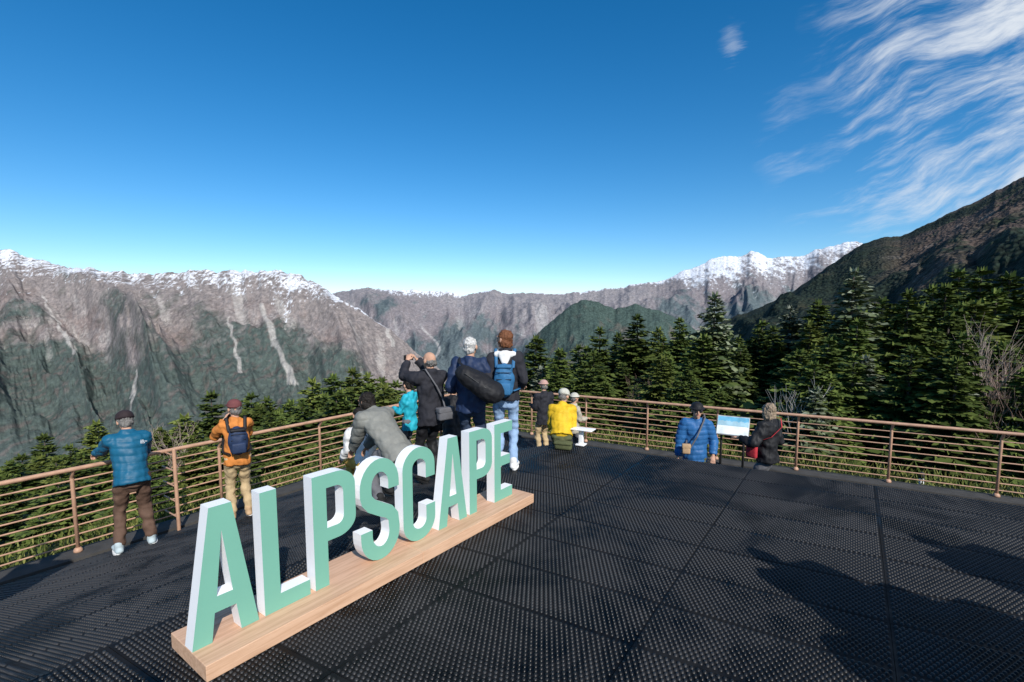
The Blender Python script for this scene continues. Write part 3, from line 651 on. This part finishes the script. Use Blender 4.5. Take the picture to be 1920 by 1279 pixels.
# ------------------------------------------------------------------ table and information board
t=at_z(1093,836,UP); tb=empty('small_table',(t.x,t.y,UP+.010),R(-29)); tag(tb,'small white low table on the deck edge beside the yellow jacket man','table')
bevel_box('table_top',(0,0,.25),(.34,.2,.015),.005,M['white'],tb); bevel_box('leg',(-.03,0,.12),(.07,.06,.24),.008,M['white'],tb); bevel_box('foot',(-.03,0,.01),(.14,.14,.02),.004,M['white'],tb)
bx=at_y(1374,806,9.35); 
ib=empty('information_board',(bx.x,bx.y,.0),R(-29)); tag(ib,'tilted panorama board with blue and white mountain picture mounted by the right railing','information board')
Mt=Matrix.Rotation(R(52),3,'X')
cz=.90
bevel_box('frame',(0,0,cz),(.58,.42,.03),.006,M['board'],ib,Mt,1)
def on(x,y,dz=.017): return V((0,0,cz))+Mt@V((x,y,dz))
msky=mat('printed_sky',(.14,.42,.6),.5); mms=mat('printed_mountains',(.33,.52,.6),.5); mwh=mat('printed_white',(.75,.8,.8),.5)
mesh('panel_white',[on(-.28,-.19),on(.28,-.19),on(.28,.19),on(-.28,.19)],[(0,1,2,3)],mwh,ib)
mesh('panel_blue',[on(-.275,.05,.019),on(.275,.05,.019),on(.275,.185,.019),on(-.275,.185,.019)],[(0,1,2,3)],msky,ib)
n=24; pr=[(-.275,-.01),(.275,-.01)]+[(.275-.55*i/n,.09+.035*noise.noise(V((i*.6,3,1)))+.012*math.sin(i*1.3)) for i in range(n+1)]
mesh('printed_range',[on(a,b,.021) for a,b in pr],[tuple(range(len(pr)))],mms,ib)
for sg in(-1,1):
    mb=MB(); mb.add(cap((sg*.2,0,0),(sg*.2,0,cz-.03),.022,.022,fa=True)); mb.build('leg',M['darkmetal'],ib,True)
wp=at_z(1726,920,-.2); o=empty('marker_post',(wp.x,wp.y,-.25)); tag(o,'short white marker post in the grass beyond the right railing','post')
mb=MB(); mb.add(cap((0,0,0),(0,0,.3),.04,.04)); mb.build('post_shaft',M['white'],o,True)
mb=MB(); mb.add(cap((0,0,.29),(0,0,.36),.045,.045,fa=True)); mb.build('post_cap',M['darkmetal'],o,True)

# ------------------------------------------------------------------ terrain
def ss(x,a,b): t=max(0,min(1,(x-a)/(b-a))); return t*t*(3-2*t)
def g(x,y):
    nl=-.821*x+.571*y; nr=.49*x+.87*y
    z=-.12-.85*max(0,min(nl-9.0,5))-.33*max(nl-14,0)-.8*max(0,min(nr-12.2,4))-.12*max(nr-16.2,0)
    r=math.hypot(x,y)
    z=max(z,-540-.008*r)
    if r>14: z+= noise.noise(V((x*.05,y*.05,0)))*min(2.0,(r-14)*.05)
    if r>200: z+= noise.noise(V((x*.004,y*.004,4)))*25
    return z
ROCK=V((.245,.20,.172)); FOR=V((.036,.060,.032)); RED=V((.175,.11,.08)); SCR=V((.46,.42,.37)); SNOW=V((.84,.86,.9)); HAZE_TINT=V((.2,.27,.38))  # last one is aerial haze, painted into the base colours of distant terrain
vs=[];fs=[];cols=[]
rs=[0.5]; 
while rs[-1]<16000: rs.append(rs[-1]*1.05+.2)
na=300
for r in rs:
    for i in range(na):
        an=2*math.pi*i/na; x=r*math.cos(an); y=r*math.sin(an); vs.append((x,y,g(x,y)))
        f=min(1,r/40); nn=.5+.5*noise.noise(V((x*.3,y*.3,0)))
        a=V((.08,.09,.03))*(.6+.8*nn); b=V((.034,.052,.02))*(.7+.6*nn); c=a.lerp(b,f)
        if r>600:
            n3=noise.noise(V((x*.003,y*.003,2)))+.6*noise.noise(V((x*.012,y*.012,2)))
            c=c.lerp(RED,ss(n3,.0,.5)*.6*ss(r,600,1500)); c=c.lerp(HAZE_TINT,.12*ss(r,600,3000))
        cols+= [c.x,c.y,c.z,1]
for k in range(len(rs)-1):
    for i in range(na): j=(i+1)%na; fs.append((k*na+i,k*na+j,(k+1)*na+j,(k+1)*na+i))
m=mat_terrain('forest_floor',.6,.5,.6,.3); gr=mesh('ground',vs,fs,m,None,True); tag(gr,kind='structure')
ca=gr.data.attributes.new('tint','FLOAT_COLOR','POINT'); ca.data.foreach_set('color',cols)

def interp(tab,x):
    if x<=tab[0][0]: return tab[0][1]
    for (a,b),(c,d) in zip(tab[:-1],tab[1:]):
        if x<=c: t=(x-a)/(c-a); return b+(d-b)*t
    return tab[-1][1]
def rmf(p,o=6,H=.9): return noise.ridged_multi_fractal(p,H,2.1,o,1.0,2.0)
def frac(p,o=5): return noise.fractal(p,.9,2.1,o)
def rng(name,prof,Rr,Ff,zf,nx,nv,amp,lam,seed,colf,matl,x0,x1,power=1.25,jag=.1,tail=16,pj=0,iso=.35,fa_=.3,H=1.0,skew=.6,big=0,fine=.08,clampit=False):
    vs=[];cols=[];fs=[]; W=nv+tail
    for i in range(nx+1):
        px=x0+(x1-x0)*i/nx; py=interp(prof,px); RR=interp(Rr,px); FF=interp(Ff,px); Z=interp(zf,px); u=(px-960)/F
        if pj: py+=pj*(noise.noise(V((px*.03,seed,0)))+.6*noise.noise(V((px*.08,seed,3)))+.35*noise.noise(V((px*.2,seed,6))))
        zr=CAMZ+RR*(HOR-py)/F
        vk=(RR-FF)/lam*iso
        for j in range(W+1):
            v=j/nv
            if j<=nv: Y=FF+(RR-FF)*v; z=Z+(zr-Z)*v**power
            else: Y=RR*(1+.35*(v-1)); z=zr-(v-1)*amp*6
            X=u*Y; a=u*RR/lam
            wv=noise.noise(V((a*.8,v*vk*1.2,seed+9))); wf=noise.noise(V((a*3.1,v*vk*3.5,seed+2)))
            rd=rmf(V((a+.55*wv+v*skew+.08*wf,v*vk+.3*wv,seed)),7,H)-1.0
            r2=rmf(V((a*4.2+.6*wv+.5*wf+v*2.4,v*vk*3.4+.4*wf,seed+50)),5,.9)-1.0
            fr=frac(V((X/lam*3,Y/lam*3,seed+3)),6)
            env=min(1,v*6)*(jag+(1-jag)*max(0,min(1,(1-v)*2.2))) if j<=nv else jag
            dz=amp*env*(rd*.8+r2*fine+fr*fa_)
            if big: dz+=big*math.sin(math.pi*min(1,v))*(1-abs(2*((a*.42+v*.5+.25*wv)%1)-1)-.35)
            z+=dz
            if clampit: z=min(z,CAMZ+Y*(HOR-(py-1.5))/F)
            vs.append((X,Y,z))
            pyv=HOR-F*(z-CAMZ)/Y
            c=colf(px,py,pyv,v,rd,r2,X,Y,z); cols+=[c[0],c[1],c[2],1]
    for i in range(nx):
        for j in range(W): p=i*(W+1)+j; fs.append((p,p+W+1,p+W+2,p+1))
    o=mesh(name,vs,fs,matl,None,True); tag(o,kind='structure')
    ca=o.data.attributes.new('tint','FLOAT_COLOR','POINT'); ca.data.foreach_set('color',cols)
    return o
CH=[((492,575),(515,640),5),((515,640),(545,712),5),((432,600),(448,690),2.5),((90,560),(135,655),3),((250,700),(236,765),2.5),((722,585),(735,640),2.5)]
def chute(px,py,n2):
    s=0
    for (a,b),(c,d),w_ in CH:
        if py<b-6 or py>d+10: continue
        t=max(0,min(1,(py-b)/(d-b))); x=a+(c-a)*t+n2*9
        s=max(s,1-ss(abs(px-x),w_*(.4+.8*t),w_*(.9+1.2*t)))
    return s
def col_left(px,py,pyv,v,rd,r2,X,Y,z):
    n=noise.noise(V((X*.003,z*.005,1))); n2=noise.noise(V((X*.012,z*.012,5))); n3=noise.noise(V((X*.04,z*.04,9))); n4=noise.noise(V((X*.13,z*.13,4))); dp=pyv-py
    f=ss(dp+n*90+n2*60+n3*40+rd*55+r2*18,75,150)
    c=ROCK*(1+.3*n3+.35*n4); c=c.lerp(RED,.5*ss(n2-n*.6+n3*.5,-.1,.5)*ss(dp,25,90)); c=c.lerp(FOR*(1+.5*n4),min(1,max(0,f*.88)))
    c=c.lerp(RED*.8,.5*ss(n3+n2*.4+n4*.4,.1,.5)*f)
    s=ss(-r2+n4*.4-rd*.5,.2,.7)*ss(dp,8,40)*(1-ss(dp+n2*40,110,200))
    c=c.lerp(SCR,max(.5*s,.75*chute(px,pyv,n2)))
    sn=ss(1-dp/interp([(-700,50),(0,62),(100,36),(200,28),(420,36),(480,38),(540,60),(600,42),(650,8),(700,1),(750,0.5)],px)+n2*.5+n3*.8+n4*1.0-r2*.5-rd*.3,.4,.9)
    c=c.lerp(SNOW,sn*.88)
    return c.lerp(HAZE_TINT,.13)
def col_mid(px,py,pyv,v,rd,r2,X,Y,z):
    n=noise.noise(V((X*.0018,z*.003,1))); n2=noise.noise(V((X*.007,z*.007,5))); n3=noise.noise(V((X*.024,z*.022,9))); n4=noise.noise(V((X*.07,z*.06,4))); dp=pyv-py
    c=(ROCK*(1+.3*n3+.3*n4)).lerp(RED,ss(dp+n*50+n3*20,0,70)*.5); c=c.lerp(FOR,.85*ss(dp*.8+n*70+n2*45+n3*30+rd*30,38,85))
    s=ss(-r2+n4*.4,.2,.7)*ss(dp,8,30)
    st=1-ss(abs(px-(805+18*math.sin(pyv*.06))),1.5,3.5); st*=ss(pyv,600,620)
    c=c.lerp(SCR,max(.45*s*(1-ss(dp,80,120)),.7*st))
    sl=interp([(600,1),(700,2),(740,12),(780,14),(850,8),(900,2),(1180,3),(1260,16),(1320,56),(1420,62),(1480,50),(1560,62),(1620,50),(1700,30)],px)
    sn=ss(1-dp/sl+n2*.5+n3*.7+n4*.8-r2*.4-rd*.3,.3,.85)
    c=c.lerp(SNOW,sn*.9)
    return c.lerp(HAZE_TINT,.27)
def col_hill(px,py,pyv,v,rd,fr,X,Y,z):
    n=noise.noise(V((X*.006,Y*.006,1))); n2=noise.noise(V((X*.03,Y*.03,5)))
    c=FOR.lerp(V((.12,.085,.05)),ss(n+n2*.8-rd*.3,.05,.6)*.7)
    return c.lerp(HAZE_TINT,.13)
def col_right(px,py,pyv,v,rd,fr,X,Y,z):
    n=noise.noise(V((X*.008,Y*.008,1))); n2=noise.noise(V((X*.04,Y*.04,5))); n3=noise.noise(V((X*.12,Y*.12,7))); dp=pyv-py
    c=V((.016,.026,.014)).lerp(V((.045,.045,.024)),ss(n2+n+n3*.5,.1,.9))
    br=ss(1-dp/150+n*1.2+n2*.5+n3*.4,.2,.8)*ss(px,1600,1740)
    c=c.lerp(V((.11,.078,.062)),br*.9); c=c.lerp(V((.045,.062,.028)),ss(n2-n,.15,.55)*br)
    c=c.lerp(V((.26,.23,.2)),.5*ss(noise.noise(V((X*.03,Y*.03,77))),.4,.6)*br)
    return c.lerp(HAZE_TINT,.03)
PL=[(-1400,420),(-600,455),(-200,500),(0,478),(30,470),(60,484),(120,498),(170,508),(240,512),(330,515),(400,511),(450,514),(485,510),(525,504),(570,515),(600,533),(628,553),(680,585),(740,625),(800,672),(860,720),(900,760)]
PM=[(300,560),(600,556),(640,548),(690,541),(720,546),(760,542),(800,543),(840,546),(880,552),(930,545),(950,550),(980,549),(1040,553),(1100,548),(1160,541),(1230,528),(1290,506),(1330,487),(1360,481),(1385,482),(1400,474),(1440,485),(1500,481),(1540,466),(1570,457),(1605,460),(1660,480),(1900,500),(2600,520)]
PH=[(930,745),(980,665),(1010,625),(1040,600),(1075,572),(1095,564),(1115,568),(1150,582),(1190,574),(1230,580),(1260,592),(1310,622),(1380,660),(1440,700)]
PR=[(1180,700),(1240,655),(1300,625),(1370,598),(1430,572),(1480,550),(1540,505),(1605,462),(1640,450),(1680,446),(1760,407),(1830,372),(1920,326),(2100,270),(2600,200),(3200,180)]
mt=mat_terrain('alpine_rock',.04,.42,.8,14)
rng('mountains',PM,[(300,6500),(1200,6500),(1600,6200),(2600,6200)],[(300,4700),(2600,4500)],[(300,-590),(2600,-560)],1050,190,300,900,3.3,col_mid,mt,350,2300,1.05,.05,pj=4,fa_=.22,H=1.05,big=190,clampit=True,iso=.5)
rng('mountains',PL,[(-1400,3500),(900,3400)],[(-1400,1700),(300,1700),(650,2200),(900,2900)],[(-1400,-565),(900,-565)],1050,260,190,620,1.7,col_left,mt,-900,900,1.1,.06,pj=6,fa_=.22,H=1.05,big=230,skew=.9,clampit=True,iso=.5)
mh=mat_terrain('forested_hill_cover',.08,.45,.5,5,vor=.14,vr=(1.25,.7))
rng('hills',PH,[(900,2300),(1440,2200)],[(900,1600),(1440,1500)],[(900,-500),(1440,-440)],300,120,110,300,5.1,col_hill,mh,930,1440,1.1,.15,pj=4,iso=.5)
mr_=mat_terrain('forested_slope_cover',.25,.45,.8,4,vor=.22,vr=(1.35,.5))
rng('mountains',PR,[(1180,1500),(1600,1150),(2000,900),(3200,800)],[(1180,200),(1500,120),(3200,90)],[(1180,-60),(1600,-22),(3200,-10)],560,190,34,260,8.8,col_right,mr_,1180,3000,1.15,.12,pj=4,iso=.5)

# ------------------------------------------------------------------ trees
def crown(seed,nlev=44,wid=.2,dens=1.0,tw_=1.0,lw=.32):
    rd=random.Random(seed); mb=MB(); lop=rd.uniform(0,6.28)
    def leaf(a,d,nrm,Lg,wd):
        s=d.cross(nrm).normalized()*wd; n=len(mb.v); mid=a+d*Lg*.45
        mb.v+=[a,mid+s,a+d*Lg,mid-s]; mb.f.append((n,n+1,n+2,n+3))
    for l in range(nlev):
        tb=(l+rd.uniform(-.3,.3))/nlev
        nb=max(4,int((11-4*tb)*dens)); ph=rd.uniform(0,6.28)
        for b in range(nb):
            t=max(0,min(.985,tb+rd.uniform(-.9,.9)/nlev)); z=.04+.95*t
            L0=wid*((1-t)**.8)+.014
            a=ph+6.283*b/nb+rd.uniform(-.3,.3); Lb=L0*(rd.uniform(.65,1.12) if rd.random()<.85 else rd.uniform(1.1,1.3))*(1+.12*math.cos(a-lop)); d=V((math.cos(a),math.sin(a),0))
            rise=-.35+.6*t+rd.uniform(-.12,.12); side=V((-d.y,d.x,0))
            ns=max(2,int((4+int(4*(1-t)))*tw_))
            for s in range(ns):
                q=(s+.6)/ns; p=d*Lb*q+V((0,0,z+Lb*(rise*q-.12*q*q+.1*q**4)))
                dd=(d+V((0,0,rise-.24*q+.2*q*q))).normalized()
                Lt=Lb*(.55-.3*q)*rd.uniform(.8,1.25)/max(.6,tw_)+.008
                for sg in (-1,1):
                    tw=(dd*.75+side*sg*.85+V((0,0,rd.uniform(-.55,.15)))).normalized()
                    leaf(p,tw,V((rd.uniform(-.9,.9),rd.uniform(-.9,.9),1)).normalized(),Lt,Lt*lw/max(.6,tw_))
                if s%2==0: leaf(p,(dd+V((0,0,-.6*rd.random()))).normalized(),side+V((0,0,.5)),Lt*.8,Lt*.28)
            leaf(d*Lb*.85+V((0,0,z+Lb*(rise*.85-.08))),(d+V((0,0,rise+.1))).normalized(),V((0,0,1)),Lb*.18+.005,Lb*.05+.003)
    for k in range(6):
        a=k; leaf(V((0,0,.95)),V((math.cos(a)*.25,math.sin(a)*.25,1)).normalized(),V((math.sin(a),math.cos(a),0)),.055,.008)
    me=bpy.data.meshes.new('crown'); me.from_pydata([tuple(v) for v in mb.v],[],mb.f); return me
trunk_me=bpy.data.meshes.new('trunk')
vv=[];ff=[]
for k,(z,r) in enumerate(((-.06,.02),(.02,.015),(.3,.011),(.7,.006),(.98,.0015))):
    for i in range(8): vv.append((r*math.cos(i*.785),r*math.sin(i*.785),z))
for k in range(4):
    for i in range(8): j=(i+1)%8; ff.append((k*8+i,k*8+j,k*8+8+j,k*8+8+i))
trunk_me.from_pydata(vv,[],ff); trunk_me.materials.append(M['bark'])
crowns={}
for key,mm in (('fir','fir'),('olive','fir_olive'),('frost','fir_frost')):
    crowns[key]=[]
    for s in range(5 if key=='fir' else 2):
        c=crown(s+len(key)*10,wid=(.18,.21,.165,.195,.23)[s%5]); c.materials.append(M[mm]); crowns[key].append(c)
def conifer(x,y,top,kind,label,group,wf=1.0):
    z0=g(x,y); Hh=max(2.0,top-z0); r=empty('conifer',(x,y,z0),random.uniform(0,6.28)); tag(r,label,'tree',group)
    wx=Hh*wf*random.uniform(.85,1.2)
    for nm,me in (('trunk',trunk_me),('crown',random.choice(crowns[kind]))):
        o=bpy.data.objects.new(nm,me); o.scale=(wx,wx,Hh); link(o,r)
    return r
rt=[(1005,628,24,'fir'),(1048,655,22,'fir'),(1085,645,30,'fir'),(1125,612,28,'fir'),(1160,622,32,'fir'),(1196,588,27,'fir'),(1235,612,34,'olive'),(1275,594,30,'fir'),(1312,640,26,'olive'),
(1385,630,24,'fir'),(1430,600,30,'fir'),(1535,560,30,'fir'),(1655,556,27,'fir'),(1680,570,24,'olive'),(1750,532,28,'fir'),(1775,530,25,'fir'),(1800,503,32,'fir'),(1895,508,28,'fir'),(1930,540,21,'fir'),(1560,590,26,'olive'),(1450,610,24,'fir'),(1620,580,26,'fir'),(1870,540,24,'fir'),(1520,600,22,'olive')]
special={(1341,546,21,'frost'):'tall slender conifer dusted with frost rising above its neighbours',(1482,572,25,'frost'):'frosted conifer left of the tallest broad fir',
(1602,501,22,'frost'):'tallest broad fir with a frosted crown behind the right railing',(1705,540,18,'fir'):'wide dark fir with layered branches right of the frosted fir',(1842,500,29,'fir'):'tall dark conifer near the right edge below the steep slope'}
for (px,py,Y,k),lab in special.items():
    p=at_y(px,py,Y); conifer(p.x,p.y,p.z,k,lab,None,1.3)
GR='conifers behind the right railing'; LR='green conifer in the dense stand behind the right railing'
for px,py,Y,k in rt:
    p=at_y(px,py,Y); conifer(p.x,p.y,p.z,k,LR,GR,1.4)
sky_r=[(980,640),(1200,610),(1340,600),(1500,580),(1600,550),(1700,550),(1850,530),(2100,510)]
cnt=0
for i in range(900):
    px=random.uniform(975,2010); Y=random.uniform(12.5,32); s=interp(sky_r,px)
    py=s+random.uniform(20,110)+max(0,(20-Y))*9; p=at_y(px,py,Y)
    if p.dot(NR)<13.4 or cnt>=106: continue
    if p.z-g(p.x,p.y)<2.2: continue
    cnt+=1
    conifer(p.x,p.y,p.z,random.choice(['fir','fir','olive','fir','frost' if random.random()<.2 else 'fir']),LR,GR,1.45)
GL='conifers below the left railing'; LL='green conifer in the sloping stand below the left railing'
lt=[(40,850,24),(82,812,26),(130,832,21),(180,787,28),(222,815,25),(300,800,24),(345,775,30),(395,732,34),(440,748,30),(470,735,33),(500,742,28),(545,748,26),(585,707,26),(625,700,30),(660,688,32),(690,697,28),(716,706,33),(742,712,30),(610,735,22),(520,770,22),(420,790,22),(360,815,20)]
for px,py,Y in lt:
    p=at_y(px,py,Y); conifer(p.x,p.y,p.z,'olive' if px%3==0 else 'fir',LL,GL,1.4)
sky_l=[(-300,870),(0,855),(200,825),(400,765),(600,722),(780,702),(980,690)]
cnt=0
for i in range(1200):
    px=random.uniform(-90,985); Y=random.uniform(10.5,38); s=interp(sky_l,px); py=s+random.uniform(5,90)+max(0,(18-Y))*8; p=at_y(px,py,Y)
    if (p.dot(NL)<9.8 and p.dot(NR)<13.0) or cnt>=140: continue
    if p.z-g(p.x,p.y)<1.6 : continue
    cnt+=1
    conifer(p.x,p.y,p.z,random.choice(['fir','fir','olive','fir']),LL,GL,1.55)
# bare trees
def bare(seed,depth=6,spread=.5,up=.3):
    rd=random.Random(seed); tr=MB(); br=MB()
    def seg(mb,a,b,ra,rb,n=4):
        ax=(b-a).normalized(); s=ax.cross(V((.3,.5,.8))).normalized(); t=ax.cross(s); k=len(mb.v)
        for c,r in((a,ra),(b,rb)):
            for i in range(n): an=6.283*i/n; mb.v.append(c+s*r*math.cos(an)+t*r*math.sin(an))
        for i in range(n): j=(i+1)%n; mb.f.append((k+i,k+j,k+n+j,k+n+i))
    def grow(p,d,Lg,r,lev):
        if lev==0 or r<.0004: return
        q=p
        for s in range(3):
            d2=(d+V((rd.uniform(-.2,.2),rd.uniform(-.2,.2),rd.uniform(-.05,.2)*up*3))).normalized(); e=q+d2*Lg/3
            seg(tr if lev>=depth-0 else br,q,e,r*(1-.12*s),r*(1-.12*(s+1)),6 if lev>=depth else 4 if lev>2 else 3); q=e; d=d2
            if s>0 or (s==2):
                for c in range(2 if s==2 else 1):
                    a=rd.uniform(0,6.28); sp=rd.uniform(.6,1.1)*spread*1.5
                    nd=(d+V((math.cos(a),math.sin(a),rd.uniform(-.1,.5)))*sp).normalized()
                    grow(q,nd,Lg*rd.uniform(.6,.82),r*.62,lev-1)
    a=rd.uniform(0,6.28); grow(V((0,0,-.03)),V((math.cos(a)*.15,math.sin(a)*.15,1)).normalized(),.32,.009,depth)
    out=[]
    for mb in(tr,br):
        me=bpy.data.meshes.new('t'); me.from_pydata([tuple(v) for v in mb.v],[],mb.f); out.append(me)
    return out
bv_={}
for key,mm in (('pale','pale_bark'),('red','red_twig'),('rime','rime_twig')):
    bv_[key]=[]
    for s in range(2):
        ms=bare(s*7+len(key)*3+1,5 if key=='rime' else 6); 
        for q in ms: q.materials.append(M[mm])
        bv_[key].append(ms)
def bare_tree(px,py,Y,kind,label,group=None,wf=1.0):
    p=at_y(px,py,Y); z0=g(p.x,p.y); Hh=max(1.2,p.z-z0); r=empty('bare_tree',(p.x,p.y,z0),random.uniform(0,6.28)); tag(r,label,'tree',group)
    ms=random.choice(bv_[kind]); zt=max(v.co.z for v in ms[1].vertices)
    for nm,me in zip(('trunk','branches'),ms):
        o=bpy.data.objects.new(nm,me); o.scale=(Hh/zt*wf,Hh/zt*wf,Hh/zt); link(o,r)
bare_tree(1812,585,14,'pale','large leafless tree with pale spreading branches in front of the dark firs',wf=.7)
bare_tree(1525,700,14,'rime','rime covered whitish leafless tree right of the woman in black',wf=.7)
bare_tree(1905,650,13.5,'pale','pale leafless tree at the right edge of the picture',wf=.65)
for px,py,Y,k in [(1245,700,17,'red'),(1860,700,13,'red'),(1215,700,19,'red'),(1890,660,13.5,'red')]:
    bare_tree(px,py,Y,k,'small leafless reddish tree among the firs behind the right railing','small leafless trees behind the right railing',.8)
for px,py,Y in [(290,800,22),(335,795,24),(730,735,24)]:
    bare_tree(px,py,Y,'pale','small leafless pale tree among the firs below the left railing','small leafless trees below the left railing',1.1)
rdm=random.Random(3); protos=[]
for s in range(3):
    c=crown(90+s,nlev=10,wid=.2,dens=.75,tw_=.4,lw=.27); co_=np.zeros(len(c.vertices)*3,np.float32); c.vertices.foreach_get('co',co_); protos.append(co_.reshape(-1,3))
acc=[]; tries=0; nt_=0
while nt_<1500 and tries<9000:
    tries+=1
    px=rdm.uniform(-300,1350); Y=32+rdm.random()**1.8*420; x=(px-960)/F*Y; z=g(x,Y); hh=rdm.uniform(5,9)
    if HOR+F*(CAMZ-(z+hh))/Y < interp([(-300,840),(200,790),(500,740),(800,700),(1350,650)],px): continue
    q=protos[rdm.randrange(3)].copy(); an=rdm.uniform(0,6.28); c_,s_=math.cos(an),math.sin(an); wv=hh*rdm.uniform(1,1.4)
    acc.append(np.stack([(q[:,0]*c_-q[:,1]*s_)*wv+x,(q[:,0]*s_+q[:,1]*c_)*wv+Y,q[:,2]*hh+z],1)); nt_+=1
Vv=np.concatenate(acc).astype(np.float32); nf=len(Vv)//4
me=bpy.data.meshes.new('forest'); me.vertices.add(len(Vv)); me.vertices.foreach_set('co',Vv.ravel()); me.loops.add(nf*4); me.loops.foreach_set('vertex_index',np.arange(nf*4,dtype=np.int32))
me.polygons.add(nf); me.polygons.foreach_set('loop_start',np.arange(nf,dtype=np.int32)*4); me.update(calc_edges=True)
me.materials.append(M['fir']); o=link(bpy.data.objects.new('forest',me)); tag(o,'far conifer forest covering the slope below the left railing','forest',kind='stuff')
gm=MB()
for i in range(22000):
    side=rdm.random()<.5
    if side: p=pt(8.2+5*rdm.random()**1.3,rdm.uniform(-6,14))
    else: p=pt(rdm.uniform(-10,9),11.05+5*rdm.random()**1.2)
    z=g(p.x,p.y); hh=rdm.uniform(.08,.34); a=rdm.uniform(0,6.28); b=V((math.cos(a),math.sin(a),0)); w_=rdm.uniform(.008,.022); n=len(gm.v); base_=V((p.x,p.y,z-.02)); ln=V((rdm.uniform(-.6,.6),rdm.uniform(-.6,.6),1))*hh
    gm.v+=[base_-b*w_,base_+b*w_,base_+ln*.6+b*w_*.9,base_+ln]; gm.f.append((n,n+1,n+2,n+3))
o=gm.build('grass',M['grass']); tag(o,'yellow green bamboo grass growing outside the railings','grass',kind='stuff')
